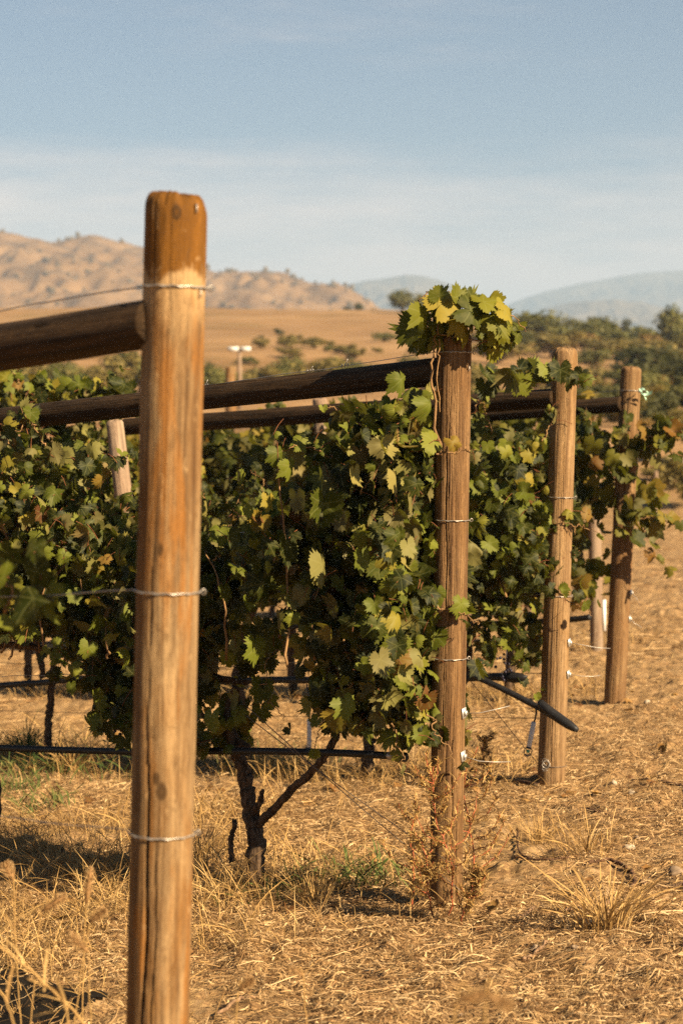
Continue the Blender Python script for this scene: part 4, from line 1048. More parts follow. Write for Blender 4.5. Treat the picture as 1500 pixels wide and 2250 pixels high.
# ------------------------------------------------------------------ SINGLE PLANTS, STICKS, STONES
def tuft(px, py, n, L, W, label, mat='dry_grass', r=.05, lean=(.2, 1.0)):
    c = on_ground(px, py); a = rng.uniform(0, 2 * math.pi, n); rr = np.abs(rng.normal(0, r, n))
    x, y = c[0] + rr * np.cos(a), c[1] + rr * np.sin(a)
    V, q = blades(x, y, rng.uniform(.4 * L, L, n), rng.uniform(W * .6, W * 1.3, n), a + rng.normal(0, .5, n), rng.uniform(0, .5, n), None, 6, rng.uniform(*lean, n))
    mb = MB(); mb.add(V, q); root_of(mb, 'grass_tuft', M[mat], label, 'grass tuft', 'dry grass tufts', origin=tuple(c))
tuft(1330, 2052, 170, .26, .0035, 'bright straw tuft leaning left at the lower right', r=.06)
tuft(1290, 1885, 120, .22, .0025, 'thin pale tuft beside the curved dark pruning', r=.08)
tuft(1180, 1850, 110, .16, .0022, 'low sparse tuft right of the red stemmed weeds', r=.055)
tuft(160, 1700, 150, .24, .003, 'fluffy pale tuft under the black hose at the left', r=.06)
tuft(60, 1660, 150, .26, .0035, 'olive tuft at the left edge below the black hose', 'green_weed', r=.08)
tuft(440, 1900, 120, .22, .0028, 'wispy tuft between the thick post and the forked vine trunk', r=.08)
tuft(690, 1990, 130, .20, .0025, 'tangled dry tuft midway between the vine trunk and the leafy post', r=.08)

def weed(px, py, H, label, seed, D=None, lean=(0, 0), nb=12, toward=None):
    """dried red-stemmed weed"""
    rg = np.random.default_rng(seed); c = on_ground(px, py)
    root = tag(empty('dry_weed', tuple(c)), label, 'weed', 'dry weeds round the leafy post')
    st = MB(); lf_v = []; lf_q = []; o = 0
    tipd = np.array([lean[0], lean[1], H])
    main = wob_path([c - np.array([0, 0, .02]), c + tipd * .35 + rg.normal(0, .012, 3), c + tipd * .7 + rg.normal(0, .015, 3), c + tipd], .002, 7, seed)
    st.tube(main, np.linspace(.0034, .0012, len(main)), 6)
    ends = [main]
    for k in range(nb):
        f = rg.uniform(.18, .95); b = main[int(f * (len(main) - 1))]; a = rg.uniform(0, 2 * math.pi); L = H * rg.uniform(.18, .38) * (1.15 - f * .6)
        p = wob_path([b, b + np.array([math.cos(a) * L * .5, math.sin(a) * L * .5, L * .25]), b + np.array([math.cos(a) * L * .8, math.sin(a) * L * .8, L * .75])], .002, 5, seed + k)
        st.tube(p, np.linspace(.0018, .0008, len(p)), 5); ends.append(p)
    part('stem', st, M['weed_red'], root)
    pts = np.concatenate([e[2:] for e in ends]); n = len(pts) * 5; b = pts[rg.integers(len(pts), size=n)] + rg.normal(0, .004, (n, 3))
    x, y = b[:, 0], b[:, 1]
    V, q = blades(x, y, rg.uniform(.010, .030, n), rg.uniform(.002, .005, n), rg.uniform(0, 6.28, n), rg.uniform(-.2, .8, n), None, 2, rg.uniform(.4, 1.6, n), z=b[:, 2])
    mb = MB(); mb.add(V, q); part('dry_leaves', mb, M['weed_leaf'], root)
weed(900, 2010, .36, 'short red stemmed weed left of the leafy post', 1, lean=(.03, 0), nb=7)
weed(1032, 1985, .52, 'tall red stemmed weed standing close on the right of the leafy post', 2, lean=(.025, .02), nb=15)
weed(985, 2022, .50, 'tan bushy weed climbing the front of the leafy post', 3, lean=(-.05, -.02), nb=20)
weed(955, 2030, .28, 'low tangle of dry weed at the foot of the leafy post', 4, lean=(-.05, 0), nb=16)
weed(1010, 2045, .20, 'tiny rusty weed in front of the leafy post', 5, lean=(.06, 0), nb=14)
weed(1050, 1740, .24, 'distant dry weed between the leafy post and the pale post', 6, lean=(.03, 0), nb=12)

def seedhead(px, py, D, L, ang, label, rr=.009, stem_to=None):
    """bristle grass: stalk and furry head"""
    rg = np.random.default_rng(int(px + py)); c = at(px, py, D); d = np.array([math.sin(ang), .1, math.cos(ang)]); d /= np.linalg.norm(d)
    foot = at(*stem_to, D) if stem_to else c - d * .2
    g = np.array([foot[0], foot[1], float(gz(foot[0], foot[1]))])
    root = tag(empty('bristle_grass', tuple(g)), label, 'grass stalk', 'blurred bristle grass close to the camera')
    mb = MB(); p = wob_path([g, g * .55 + c * .45 + np.array([.0, 0, .03]), c - d * L * .5, c], .001, 8, 3); mb.tube(p, np.linspace(.0017, .001, len(p)), 5); part('stalk', mb, M['dry_grass'], root)
    n = 420; f = rg.uniform(-.5, .5, n); b = c[None] + d[None] * (f * L)[:, None]
    w = np.sqrt(np.clip(1 - (2 * f) ** 2, .1, 1)) * rr * 1.6
    u = norm(np.cross(d, rg.standard_normal((n, 3)))) + d * .7
    t = norm(np.cross(u, rg.standard_normal((n, 3)))) * .0007
    tip = b + u * w[:, None]; V = np.stack([b - t, b + t, tip + t * .4, tip - t * .4], 1).reshape(-1, 3); q = (np.arange(n)[:, None] * 4 + np.arange(4)[None])
    mb = MB(); mb.add(V, q); mb.tube([c - d * L * .5, c - d * L * .2, c + d * L * .2, c + d * L * .5], [rr * .3, rr * .62, rr * .55, rr * .15], 8); part('seed_head', mb, M['seed_head'], root)
seedhead(195, 1945, 4.6, .085, .12, 'upright furry seed head left of the thick post', stem_to=(170, 2330))
seedhead(20, 1915, 4.6, .045, -.5, 'round furry seed head at the left edge', .012, stem_to=(60, 2330))
seedhead(118, 1985, 4.3, .062, 1.0, 'slanting furry seed head below the upright one', stem_to=(20, 2330))
seedhead(215, 2012, 4.3, .042, .9, 'small furry seed head nearest the thick post', stem_to=(110, 2330))
seedhead(172, 2072, 4.2, .055, -.9, 'left leaning furry seed head, lowest on the left', stem_to=(230, 2330))
seedhead(540, 2163, 4.2, .040, .95, 'small furry seed head right of the thick post at the bottom', stem_to=(500, 2350))
seedhead(1040, 2190, 2.9, .052, 1.35, 'very blurred rusty seed head at the bottom edge, lower middle', .008, stem_to=(900, 2420))
seedhead(1095, 2200, 2.8, .040, 2.0, 'very blurred drooping seed head beside the rusty one', .008, stem_to=(1030, 2420))
seedhead(650, 2135, 4.4, .036, -1.2, 'faint curled seed head in the straw at the bottom', .007, stem_to=(700, 2350))
def stalk(pts, D, label, r=.0022):
    P = [at(x, y, D) for x, y in pts]; mb = MB(); p = wob_path(P, .001, 8, 5); mb.tube(p, np.linspace(r, r * .6, len(p)), 6)
    V, q = blades(p[::5, 0], p[::5, 1], np.full(len(p[::5]), .10), np.full(len(p[::5]), .005), rng.uniform(0, 6.28, len(p[::5])), np.full(len(p[::5]), .4), None, 5, np.full(len(p[::5]), .9), z=p[::5, 2]); mb.add(V, q)
    g = p[0]; root_of(mb, 'grass_stalk', M['dry_grass'], label, 'grass stalk', 'blurred bristle grass close to the camera', origin=tuple(g))
stalk([(230, 2420), (190, 2260), (110, 2170), (0, 2080), (-90, 2020)], 3.9, 'blurred bent straw stalk crossing the bottom left corner', .003)
stalk([(140, 2420), (150, 2250), (135, 2190), (60, 2150)], 3.7, 'blurred rusty stalk in the bottom left corner')
stalk([(30, 2420), (40, 2300), (10, 2190), (-50, 2140)], 3.6, 'blurred stalk cut by the left edge at the bottom')
stalk([(330, 1960), (282, 1840), (255, 1790), (200, 1778)], 6.0, 'dark thin weed stalk with a drooping blade left of the thick post', .0015)

def stick(pts, r0, r1, mat, label, group='dead sticks on the ground'):
    P = []
    for x, y in pts:
        g = on_ground(x, y); P.append(g + np.array([0, 0, float(gz(g[0], g[1])) - g[2] + .012]))
    mb = MB(); p = wob_path(P, .0025, 7, int(pts[0][0])); mb.tube(p, gnarl(len(p), r0, r1, .10, 3), 8)
    root_of(mb, 'stick', M[mat], label, 'stick', group)
stick([(1290, 1910), (1340, 1903), (1380, 1918), (1393, 1945), (1385, 1965)], .006, .008, 'dark_stick', 'curved dark vine pruning like a hook at the lower right')
stick([(1405, 1952), (1450, 1958), (1510, 1962), (1560, 1964)], .009, .008, 'stick', 'thick pale stick reaching out of the right edge')
stick([(1315, 2010), (1345, 1990), (1385, 1955)], .008, .006, 'stick', 'pale slanting stick under the hooked pruning')
stick([(1130, 2038), (1150, 2025), (1172, 2012)], .008, .007, 'stick', 'short thick stick right of the leafy post foot')
stick([(1225, 2018), (1260, 2012), (1300, 2010)], .006, .005, 'stick', 'flat brown stick left of the slanting stick')
stick([(1150, 2120), (1175, 2105), (1200, 2092)], .007, .005, 'stick', 'pale broken stick at the lower middle')
stick([(1130, 1900), (1180, 1908), (1250, 1905)], .004, .003, 'dark_stick', 'thin dark twig on the straw between the weeds and the hooked pruning')
stick([(1135, 1830), (1140, 1880), (1165, 1905)], .004, .003, 'dark_stick', 'thin bent twig right of the red stemmed weed')
stick([(480, 2235), (520, 2215), (560, 2205)], .006, .005, 'stick', 'grey stick at the bottom right of the thick post')
stick([(1390, 1722), (1450, 1735), (1520, 1742)], .008, .006, 'dark_stick', 'dark pruning lying far at the right edge')
stick([(1020, 1735), (1100, 1722), (1180, 1742)], .011, .008, 'dark_stick', 'dark pruning lying at the left foot of the pale post')
stick([(1290, 1790), (1370, 1800), (1440, 1795)], .007, .005, 'dark_stick', 'long dark twig in the straw right of the pale post')

def stand_in_sheet(poly, label):  # made-up dark sheet, added in place of an unexplained shadow-like shape
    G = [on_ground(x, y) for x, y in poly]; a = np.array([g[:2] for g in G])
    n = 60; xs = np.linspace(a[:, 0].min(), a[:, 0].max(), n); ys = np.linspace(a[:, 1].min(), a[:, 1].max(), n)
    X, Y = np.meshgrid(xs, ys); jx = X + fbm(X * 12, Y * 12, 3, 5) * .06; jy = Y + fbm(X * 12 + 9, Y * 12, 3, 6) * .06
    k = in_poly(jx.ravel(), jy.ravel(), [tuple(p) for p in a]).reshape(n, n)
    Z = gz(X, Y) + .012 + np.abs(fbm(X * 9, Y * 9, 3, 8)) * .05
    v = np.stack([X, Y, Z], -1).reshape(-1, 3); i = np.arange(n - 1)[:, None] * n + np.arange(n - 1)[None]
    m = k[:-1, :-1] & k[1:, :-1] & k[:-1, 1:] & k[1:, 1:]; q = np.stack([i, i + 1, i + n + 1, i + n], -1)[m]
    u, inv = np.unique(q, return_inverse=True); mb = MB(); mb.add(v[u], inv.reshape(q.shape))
    root_of(mb, 'dark_stand_in', flat('stand_in_black', (.010, .008, .006), .9, .1), label, 'fabric scrap')
stand_in_sheet([(-120, 2110), (20, 2122), (60, 2150), (100, 2172), (150, 2190), (225, 2205), (236, 2222), (190, 2236), (165, 2262), (90, 2290), (-120, 2300)], 'added dark sheet standing in for a shadow-like patch in the bottom left corner')
def stone(px, py, s, label, mat='stone', seed=0, group='stones on the soil'):
    g = on_ground(px, py); g[2] = float(gz(g[0], g[1])); r = s / F * g[1] / 2
    mb = MB(); mb.blob(g + np.array([0, 0, r * .35]), (r, r * .9, r * .75), seed, 9, .45)
    root_of(mb, 'stone', M[mat], label, 'stone', group, smooth=False)
stone(1380, 1868, 26, 'white angular stone in the grass at the right', 'white_stone', 1)
stone(1397, 1848, 16, 'small pinkish stone touching the white one', 'stone', 2)
stone(1292, 2042, 26, 'flat pale stone left of the bright straw tuft', 'white_stone', 3)
stone(1175, 2095, 22, 'rounded brown stone at the lower middle', 'stone', 4)
stone(1262, 2112, 16, 'pebble below the flat pale stone', 'stone', 5)
stone(1420, 2145, 20, 'grey pebble at the lower right corner', 'stone', 6)
stone(1482, 1930, 36, 'big soil coloured stone at the right edge', 'stone', 7)
stone(1345, 1735, 18, 'pale pebble right of the pale post foot', 'white_stone', 8)
stone(1385, 1748, 16, 'second pale pebble right of the pale post foot', 'white_stone', 9)
stone(1420, 1550, 14, 'white pebble near the farthest end post foot', 'white_stone', 10)
stone(1010, 2235, 16, 'pebble at the bottom edge below the leafy post', 'stone', 11)

# ------------------------------------------------------------------ BACKGROUND VEGETATION
def bush_proto(name, mat, seed, h=1.0, w=1.0, n=1500, tall=False, leaf=.045):
    """unit bush: crown of many leaf sprays on several irregular lobes, short trunk with limbs"""
    rg = np.random.default_rng(seed); lobes = []
    for k in range(9 if not tall else 12):
        a = rg.uniform(0, 6.28); rr = rg.uniform(.05, .34) * w; zc = rg.uniform(.28, .80) * h
        lobes.append((np.array([math.cos(a) * rr, math.sin(a) * rr, zc]), rg.uniform(.13, .24)))
    lobes.append((np.array([0, 0, .5 * h]), .28))
    pts = []; nn = []
    for c, r in lobes:
        m = int(n * r / 2.2); u = norm(rg.standard_normal((m, 3))); p = c + u * r * rg.uniform(.45, 1.12, (m, 1)) * np.array([w, w, 1]); pts.append(p); nn.append(u)
    p = np.concatenate(pts); u = np.concatenate(nn); k = p[:, 2] > .02; p, u = p[k], u[k]
    N = norm(u + rg.standard_normal(p.shape) * .6 + np.array([0, 0, .3])); X = norm(np.cross(N, rg.standard_normal(p.shape))); Y = np.cross(N, X)
    s = (leaf * rg.uniform(.5, 1.3, len(p)))[:, None]
    V = np.stack([p - X * s, p + Y * s * .55, p + X * s, p - Y * s * .55], 1).reshape(-1, 3); q = np.arange(len(p))[:, None] * 4 + np.arange(4)[None]
    root = empty(name)
    mb = MB(); mb.add(V, q); part('crown', mb, M[mat], root)
    mb = MB(); mb.tube([(0, 0, -.15), (.01, 0, .15), (0, .01, .42 * h), (0, 0, .6 * h)], [.04, .035, .025, .012], 7)
    for c, r in lobes[:5]: mb.tube([(0, 0, .2 * h), tuple(c * np.array([.5, .5, .75])), tuple(c)], [.022, .014, .006], 5)
    part('trunk', mb, M['trunk'], root)
    return root
protos = {}
def copy_thing(o, loc, sc, rz, label, cat, group):
    c = o.copy(); COL.objects.link(c); c.location = loc; c.scale = sc; c.rotation_euler = (0, 0, rz)
    for ch in list(o.children):
        d = ch.copy(); COL.objects.link(d); d.parent = c
    return tag(c, label, cat, group)
used = set()
def place(kind, name, px, py_foot, wpx, hpx, D, label, cat='bush', group=None, on=True):
    if kind not in protos:
        mats = {'green': 'bush', 'olive': 'bush_olive', 'dark': 'bush_dark', 'rust': 'bush_rust', 'tree': 'bush_dark', 'sparse': 'bush'}
        protos[kind] = bush_proto(name, mats[kind], len(protos) * 7 + 3, tall=kind in ('tree', 'sparse'), n=1100 if kind == 'sparse' else 1700)
    loc = at(px, py_foot, D)
    if on: loc[2] = float(ground_z(loc[0], loc[1])) - .05
    w = wpx / F * D; h = hpx / F * D; p = protos[kind]
    if kind in used: return copy_thing(p, loc, (w * 1.15, w * 1.15, h * 1.05), rng.uniform(0, 6.28), label, cat, group)
    used.add(kind); p.location = loc; p.scale = (w * 1.15, w * 1.15, h * 1.05); p.name = name
    return tag(p, label, cat, group)
LABS = {'green': 'blurred green bush on the slope behind the posts', 'olive': 'blurred olive yellow bush in the dip below the tan field', 'dark': 'blurred dark green bush on the slope', 'rust': 'blurred rust coloured bush on the slope'}
GRP = {'green': 'green bushes on the slope', 'olive': 'olive bushes below the field', 'dark': 'dark bushes on the slope', 'rust': 'rusty bushes on the slope'}
def bush(kind, px, py, w, h, D): place(kind, 'bush', px, py, w, h, D, LABS[kind], 'bush', GRP[kind])
# skyline of the right-hand slope
for px, py, w, h, k in [(1165, 712, 70, 30, 'green'), (1205, 718, 40, 22, 'dark'), (1262, 728, 46, 30, 'green'), (1308, 735, 52, 40, 'green'), (1240, 726, 30, 16, 'olive'), (1350, 740, 40, 22, 'olive'), (1372, 745, 24, 40, 'dark'), (1420, 752, 46, 28, 'dark'), (1460, 756, 50, 22, 'green'), (1500, 764, 60, 24, 'green'), (1560, 772, 70, 30, 'green'), (1640, 780, 70, 30, 'dark')]:
    bush(k, px, py, w * 1.15, h * 1.0, 290)
# body of the slope
for px, py, w, h, k, D in [(1180, 800, 90, 60, 'green', 175), (1260, 790, 80, 60, 'green', 180), (1220, 770, 60, 40, 'dark', 205), (1310, 800, 80, 66, 'green', 170), (1390, 790, 90, 70, 'green', 180), (1440, 800, 90, 60, 'rust', 172), (1480, 810, 80, 80, 'green', 165), (1360, 830, 110, 60, 'olive', 140), (1140, 830, 110, 50, 'green', 140), (1090, 850, 110, 50, 'olive', 120), (1210, 838, 100, 46, 'olive', 135), (1300, 850, 110, 50, 'green', 120), (1450, 845, 110, 60, 'olive', 125), (1540, 800, 100, 80, 'green', 165), (1330, 780, 50, 40, 'rust', 195), (1160, 770, 70, 44, 'green', 205), (1060, 800, 80, 40, 'green', 170), (1410, 860, 120, 70, 'dark', 100), (1490, 880, 110, 90, 'dark', 92), (1440, 905, 100, 80, 'dark', 78), (1290, 880, 120, 50, 'olive', 95), (1200, 885, 120, 50, 'olive', 92), (1520, 920, 120, 90, 'dark', 72), (1390, 905, 80, 60, 'dark', 80), (1600, 860, 140, 100, 'green', 110)]:
    bush(k, px, py, w * rng.uniform(.8, 1.9), h * rng.uniform(.9, 1.7), D)
for i in range(16):
    px = rng.uniform(1050, 1640); D = rng.uniform(95, 235); s_ = rng.uniform(.7, 1.3) * 150 / D
    bush(['green', 'olive', 'olive', 'dark', 'green', 'rust'][i % 6] if D > 130 else ['olive', 'dark', 'green'][i % 3], px, 800, 80 * s_, 46 * s_, D)
# olive band below the tan field, middle and left
for i in range(30):
    px = -120 + i * 40 + rng.uniform(-16, 16); left = px < 320
    bush(['olive', 'olive', 'dark', 'green'][i % 4], px, 865 + rng.uniform(-14, 12), rng.uniform(80, 150), rng.uniform(58, 92) * (1.3 if left else 1), rng.uniform(78, 100))
for i in range(22):
    bush(['olive', 'dark', 'olive', 'green', 'rust'][i % 5], 1040 + i * 30 + rng.uniform(-20, 20), 900, rng.uniform(90, 150), rng.uniform(50, 80), rng.uniform(52, 86))
for i in range(16):
    bush(['dark', 'olive', 'green', 'dark'][i % 4], 1240 + i * 28 + rng.uniform(-14, 14), 930, rng.uniform(90, 150), rng.uniform(50, 84), rng.uniform(45, 58))
for i in range(14):
    bush(['rust', 'olive', 'rust', 'dark'][i % 4], 1415 + i * 22 + rng.uniform(-14, 14), 1000, rng.uniform(60, 110), rng.uniform(26, 50), rng.uniform(31, 46))
# low shrubs dotted over the field
for px, py, s in [(570, 760, 16), (612, 762, 18), (850, 755, 20)]:
    bush('dark' if s < 27 else 'olive', px, py, s * 1.4, s * 1.0, rng.uniform(170, 215))
for i in range(24):
    c_ = [(560, 128), (660, 140), (790, 122), (860, 146), (720, 118), (900, 132)][i % 6]; s_ = rng.uniform(14, 40)
    bush('olive' if i % 5 else 'green', c_[0] + rng.normal(0, 34), 800, s_ * rng.uniform(1, 2.2), s_ * .8, c_[1] + rng.normal(0, 14))
# trees on the skyline of the field
place('tree', 'skyline_tree', 787, 697, 26, 26, 300, 'roundish dark tree alone on the field skyline, right of the low shrub', 'tree', 'trees on the field skyline')
place('tree', 'skyline_tree', 759, 695, 22, 18, 300, 'small dark tree left of the roundish skyline tree', 'tree', 'trees on the field skyline')
place('tree', 'skyline_tree', 722, 695, 28, 10, 300, 'flat dark shrub on the field skyline', 'tree', 'trees on the field skyline')
place('tree', 'skyline_tree', 818, 698, 20, 14, 300, 'little dark tree between the roundish tree and the big tree on the skyline', 'tree', 'trees on the field skyline')
place('tree', 'skyline_tree', 845, 700, 34, 10, 300, 'low dark thicket at the left foot of the big skyline tree', 'tree', 'trees on the field skyline')
place('sparse', 'leafy_tree', 882, 705, 74, 58, 260, 'big loose green tree on the skyline just left of the leaf tuft', 'tree')
place('sparse', 'leafy_tree', 925, 705, 54, 50, 262, 'second loose green tree half behind the leaf tuft', 'tree')
place('tree', 'skyline_tree', 530, 693, 26, 9, 330, 'dark hedge beside the white farm sheds', 'tree', 'trees on the field skyline')
# brown bushes and bank at the right edge behind the last row
for px, py, w, h, D in [(1470, 1130, 90, 100, 33), (1520, 1150, 120, 140, 31), (1430, 1090, 70, 60, 37), (1560, 1100, 140, 140, 36)]:
    place('olive', 'bush', px, py, w, h, D, 'brownish bush at the right edge behind the last vine row', 'bush', 'brown bushes behind the last row')

# ------------------------------------------------------------------ FARM SHEDS, POLE
def shed(px, py, w, h, D, label):
    c = at(px, py, D); c[2] = float(ground_z(c[0], c[1])); W, H = w / F * D, h / F * D
    root = tag(empty('farm_shed', tuple(c)), label, 'shed', 'white farm sheds on the skyline')
    mb = MB(); mb.box(c + np.array([0, 0, H * .28]), (W, W * .7, H * .56)); wl = part('wall', mb, M['white'], root, False)
    mb = MB(); e = W * .56; d = W * .4; z0 = c[2] + H * .56; z1 = c[2] + H
    v = [(c[0] - e, c[1] - d, z0), (c[0] + e, c[1] - d, z0), (c[0] + e, c[1] + d, z0), (c[0] - e, c[1] + d, z0), (c[0] - e, c[1], z1), (c[0] + e, c[1], z1)]
    mb.add(v, [(0, 1, 5, 4), (2, 3, 4, 5), (0, 3, 2, 1)], [(0, 4, 3), (1, 2, 5)]); part('roof', mb, M['white'] if w < 16 else M['roof'], root, False)
    mb = MB(); mb.box(c + np.array([W * .1, -W * .355, H * .2]), (W * .2, .06, H * .4)); part('door', mb, M['roof'], root, False)
shed(562, 692, 13, 13, 318, 'bright white farm shed at the right end of the group')
shed(546, 692, 14, 9, 322, 'low white farm shed in the middle of the group')
shed(515, 692, 20, 8, 325, 'long low pale farm shed at the left end of the group')
def pole():
    D = 62.0; top = at(526, 768, D); g = float(ground_z(top[0], D)); root = tag(empty('crossbar_pole', (top[0], D, g)), 'thin wooden pole with a white crossbar in front of the tan field', 'pole')
    mb = MB(); mb.tube([(top[0], D, g - .2), (top[0] + .01, D, (g + top[2]) / 2), tuple(top)], [.075, .065, .055], 10); part('pole', mb, M['grey_post'], root)
    mb = MB()
    for s in (-1, 1): mb.box(top + np.array([s * .19, -.07, .02]), (.33, .06, .12))
    part('crossbar', mb, M['drop_tube'], root, False)
pole()
D = 48.0; b = at(507, 880, D); g = float(ground_z(b[0], D))
o = make_round('field_post', (b[0], D, g), at(506, 806, D), .13, .12, M['post_near'], 51, dome=.03, na=32)
tag(o, 'stout sunlit orange post seen blurred between the two nearest end posts', 'post')
D = 30.0
o = make_round('field_post', (at(1441, 1100, D)[0], D, float(ground_z(at(1441, 1100, D)[0], D))), at(1440, 1035, D), .03, .03, M['grey_post'], 52, dome=.01, na=20)
tag(o, 'thin dark stake behind the sprawling vine at the right edge', 'post')
# pale boulder at the right edge
mb = MB(); c = on_ground(1487, 1035); r_ = 26 / F * c[1]; mb.blob(c + np.array([0, 0, r_ * .5]), (r_ * 1.1, r_, r_ * .8), 5, 10, .4)
root_of(mb, 'boulder', M['white_stone'], 'pale blurred boulder at the right edge behind the last vine', 'boulder')

# ------------------------------------------------------------------ HILLS AND MOUNTAINS
def ridge(name, prof, D, depth, base_py, mat, seed, rough, nx=420, ny=90, scale=1.0):
    prof = np.array(prof, float); px = np.linspace(prof[0, 0], prof[-1, 0], nx); py = np.interp(px, prof[:, 0], prof[:, 1])
    k = np.ones(9) / 9; pad = np.pad(py, 4, mode='edge'); py = .5 * py + .5 * np.convolve(pad, k, 'valid')
    s = np.concatenate([np.linspace(0, 1, int(ny * .7)), np.linspace(1, 1.6, ny - int(ny * .7) + 1)[1:]])
    PX, Sg = np.meshgrid(px, s); PY = np.broadcast_to(py, PX.shape)
    Y = D - depth + Sg * depth; X = (PX - 750) / F * D * (.35 + .65 * (Y / D))
    zr = 1.64 + (900 - PY) / F * D; zb = 1.64 + (900 - base_py) / F * (D - depth)
    f = np.where(Sg <= 1, np.clip(Sg, 0, 1) ** .85, 1 - (Sg - 1) * 1.1)
    sp = depth * .16 * scale
    n1 = fbm(X / sp, Y / sp * .6, 5, seed, .55); gully = -np.abs(fbm(X / sp * 1.4 + 4, Y / sp * .35, 4, seed + 8)) * 1.6
    Z = zb + (zr - zb) * f + (n1 * .8 + gully * .7) * rough * np.clip(Sg * 3, 0, 1) * np.clip(np.abs(Sg - 1) * 4 + .22, 0, 1)
    v = np.stack([X, Y, Z], -1).reshape(-1, 3); ny2 = len(s)
    i = np.arange(ny2 - 1)[:, None] * nx + np.arange(nx - 1)[None]; q = np.stack([i, i + 1, i + nx + 1, i + nx], -1).reshape(-1, 4)
    tag(link(name, mesh_np(name, v, q), M[mat]), kind='structure')
    return X, Y, Z, Sg
HX, HY, HZ, HS = ridge('hill', [(-2600, 560), (-1500, 470), (-800, 500), (-300, 480), (-100, 495), (0, 507), (40, 516), (80, 527), (115, 537), (150, 529), (205, 518), (230, 522), (290, 536), (330, 545), (400, 560), (450, 592), (470, 600), (500, 599), (540, 597), (585, 598), (625, 600), (660, 613), (700, 621), (742, 622), (770, 634), (790, 648), (812, 668), (830, 690), (850, 712), (900, 730)], 1500, 520, 735, 'hill', 3, 24, scale=.32)
ridge('mountain', [(500, 700), (640, 680), (700, 652), (760, 629), (800, 617), (850, 610), (890, 606), (930, 609), (980, 622), (1040, 645), (1110, 690), (1180, 735)], 4900, 1200, 760, 'mountain', 13, 45, scale=.5)
ridge('mountain', [(980, 720), (1060, 690), (1140, 660), (1200, 640), (1260, 626), (1330, 612), (1420, 600), (1500, 595), (1620, 588), (1900, 600), (2600, 640)], 6300, 1300, 760, 'mountain', 23, 40, scale=.5)
ridge('mountain', [(1080, 735), (1160, 694), (1200, 676), (1260, 663), (1340, 657), (1400, 663), (1450, 678), (1520, 690), (1700, 680), (2200, 690)], 4000, 1000, 770, 'mountain', 33, 32, scale=.5)
# scrub and pines dotted over the tan hill
rg = np.random.default_rng(5)
mb = MB(); flatS = HS.ravel(); cand = np.where((flatS > .1) & (flatS <= 1.0))[0]
den = fbm(HX.ravel() / 60, HY.ravel() / 90, 4, 55); cand = cand[den[cand] > rg.uniform(-.12, .42, len(cand))]
cand = rg.choice(cand, min(len(cand), 800), replace=False)
top = np.where(np.abs(flatS - 1) < .012)[0]; top = rg.choice(top, 70, replace=False)
for j in np.concatenate([cand, top]):
    c = np.array([HX.ravel()[j] + rg.normal(0, 3), HY.ravel()[j] + rg.normal(0, 3), HZ.ravel()[j]]); r = rg.uniform(.6, 1.0) * rg.uniform(.8, 2.4)
    if not -2.2 * 300 < c[0] < 200: continue
    mb.blob(c + np.array([0, 0, r * .5]), (r * rg.uniform(.8, 1.5), r, r * rg.uniform(.7, 1.5)), int(rg.integers(99)), 4, .5)
tag(link('hillside_scrub', mb.mesh('hillside_scrub'), M['scrub']), kind='stuff')

# ------------------------------------------------------------------ AIR
def haze():
    me = bpy.data.meshes.new('haze'); x0, x1, y0, y1, z0, z1 = -4600, 4600, -60, 8300, -60, 470
    v = [(x, y, z) for x in (x0, x1) for y in (y0, y1) for z in (z0, z1)]
    me.from_pydata(v, [], [(0, 1, 3, 2), (4, 6, 7, 5), (0, 4, 5, 1), (2, 3, 7, 6), (0, 2, 6, 4), (1, 5, 7, 3)])
    m = bpy.data.materials.new('pale_haze'); m.use_nodes = True; nt = m.node_tree; nt.nodes.clear()
    o = nt.nodes.new('ShaderNodeOutputMaterial'); p = nt.nodes.new('ShaderNodeVolumePrincipled')
    p.inputs['Color'].default_value = (.56, .76, 1.0, 1); p.inputs['Density'].default_value = 2.5e-4; p.inputs['Anisotropy'].default_value = 0.0
    nt.links.new(p.outputs[0], o.inputs['Volume'])
    me.materials.append(m); ob = bpy.data.objects.new('haze', me); COL.objects.link(ob); tag(ob, kind='stuff')
haze()

# ------------------------------------------------------------------ LIGHT, SKY, CAMERA
w = bpy.data.worlds.new('World'); S.world = w; w.use_nodes = True; nt = w.node_tree; bg = nt.nodes['Background']
sky = nt.nodes.new('ShaderNodeTexSky'); sky.sky_type = 'NISHITA'; sky.sun_disc = False; sky.sun_elevation = SUN_EL; sky.sun_rotation = SUN_AZ
sky.air_density = 1.0; sky.dust_density = .6; sky.ozone_density = 4.0; sky.altitude = 400
def wn(typ, ins=None, **pr):
    k = nt.nodes.new('ShaderNode' + typ)
    for a, b in pr.items(): setattr(k, a, b)
    for i, v in (ins or {}).items():
        if isinstance(v, bpy.types.NodeSocket): nt.links.new(v, k.inputs[i])
        else: k.inputs[i].default_value = v
    return k
tc = wn('TexCoord').outputs['Generated']
mp = wn('Mapping', {'Vector': tc, 'Scale': (4, 4, 26), 'Location': (2.2, .4, 0)}).outputs[0]
n1 = wn('TexNoise', {'Vector': mp, 'Scale': 1.0, 'Detail': 8.0, 'Roughness': .64}).outputs[0]
zc = wn('SeparateXYZ', {0: tc}).outputs[2]
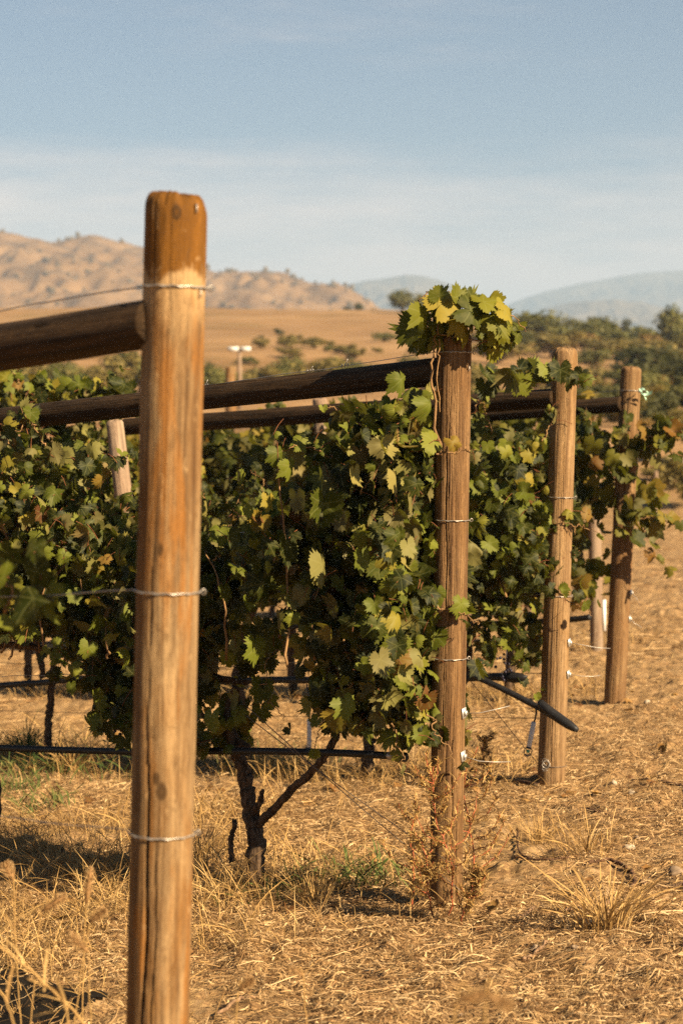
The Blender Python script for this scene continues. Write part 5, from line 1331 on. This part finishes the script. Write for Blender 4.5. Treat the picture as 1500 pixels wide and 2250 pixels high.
lowf = wn('MapRange', {0: zc, 1: .146, 2: .050}).outputs[0]          # the thin cloud sheet lies low in the sky
n1 = wn('Math', {0: n1, 1: .95}, operation='MULTIPLY').outputs[0]
cl = wn('MapRange', {0: wn('Math', {0: n1, 1: wn('Math', {0: lowf, 1: .62}, operation='MULTIPLY').outputs[0]}, operation='ADD').outputs[0], 1: .48, 2: 1.10}, interpolation_type='SMOOTHSTEP').outputs[0]
ahead = wn('MapRange', {0: wn('SeparateXYZ', {0: tc}).outputs[1], 1: .35, 2: .85}).outputs[0]     # the cloud bank hangs over the hills only
cl = wn('Math', {0: cl, 1: ahead}, operation='MULTIPLY').outputs[0]
cf = wn('Math', {0: cl, 1: .92}, operation='MULTIPLY').outputs[0]
mx = wn('Mix', {0: cf, 6: sky.outputs[0], 7: (16.8, 12.7, 10.5, 1)}, data_type='RGBA')
nt.links.new(mx.outputs[2], bg.inputs['Color'])
bg.inputs['Strength'].default_value = .030
L = bpy.data.lights.new('sun', 'SUN'); L.energy = 5.0; L.angle = R(.5); L.color = (1.0, .80, .53)
lo = bpy.data.objects.new('sun', L); COL.objects.link(lo); lo.rotation_mode = 'QUATERNION'; lo.rotation_quaternion = Vector(SUN).to_track_quat('Z', 'Y'); lo.location = (20, -12, 20)
cd = bpy.data.cameras.new('camera'); co = bpy.data.objects.new('camera', cd); COL.objects.link(co)
co.location = CAM; co.rotation_euler = (math.pi / 2 - PITCH, 0, 0)
cd.sensor_fit = 'VERTICAL'; cd.sensor_height = 36; cd.lens = 70; cd.clip_start = .05; cd.clip_end = 40000
cd.dof.use_dof = True; cd.dof.focus_distance = 6.75; cd.dof.aperture_fstop = 4.0; cd.dof.aperture_blades = 8
S.camera = co
S.view_settings.view_transform = 'Standard'; S.view_settings.look = 'None'; S.view_settings.exposure = 1.42; S.view_settings.gamma = 1
S.cycles.max_bounces = 8; S.cycles.diffuse_bounces = 1; S.cycles.transmission_bounces = 4; S.cycles.volume_bounces = 0
S.cycles.use_denoising = False; S.cycles.sample_clamp_indirect = 3.0
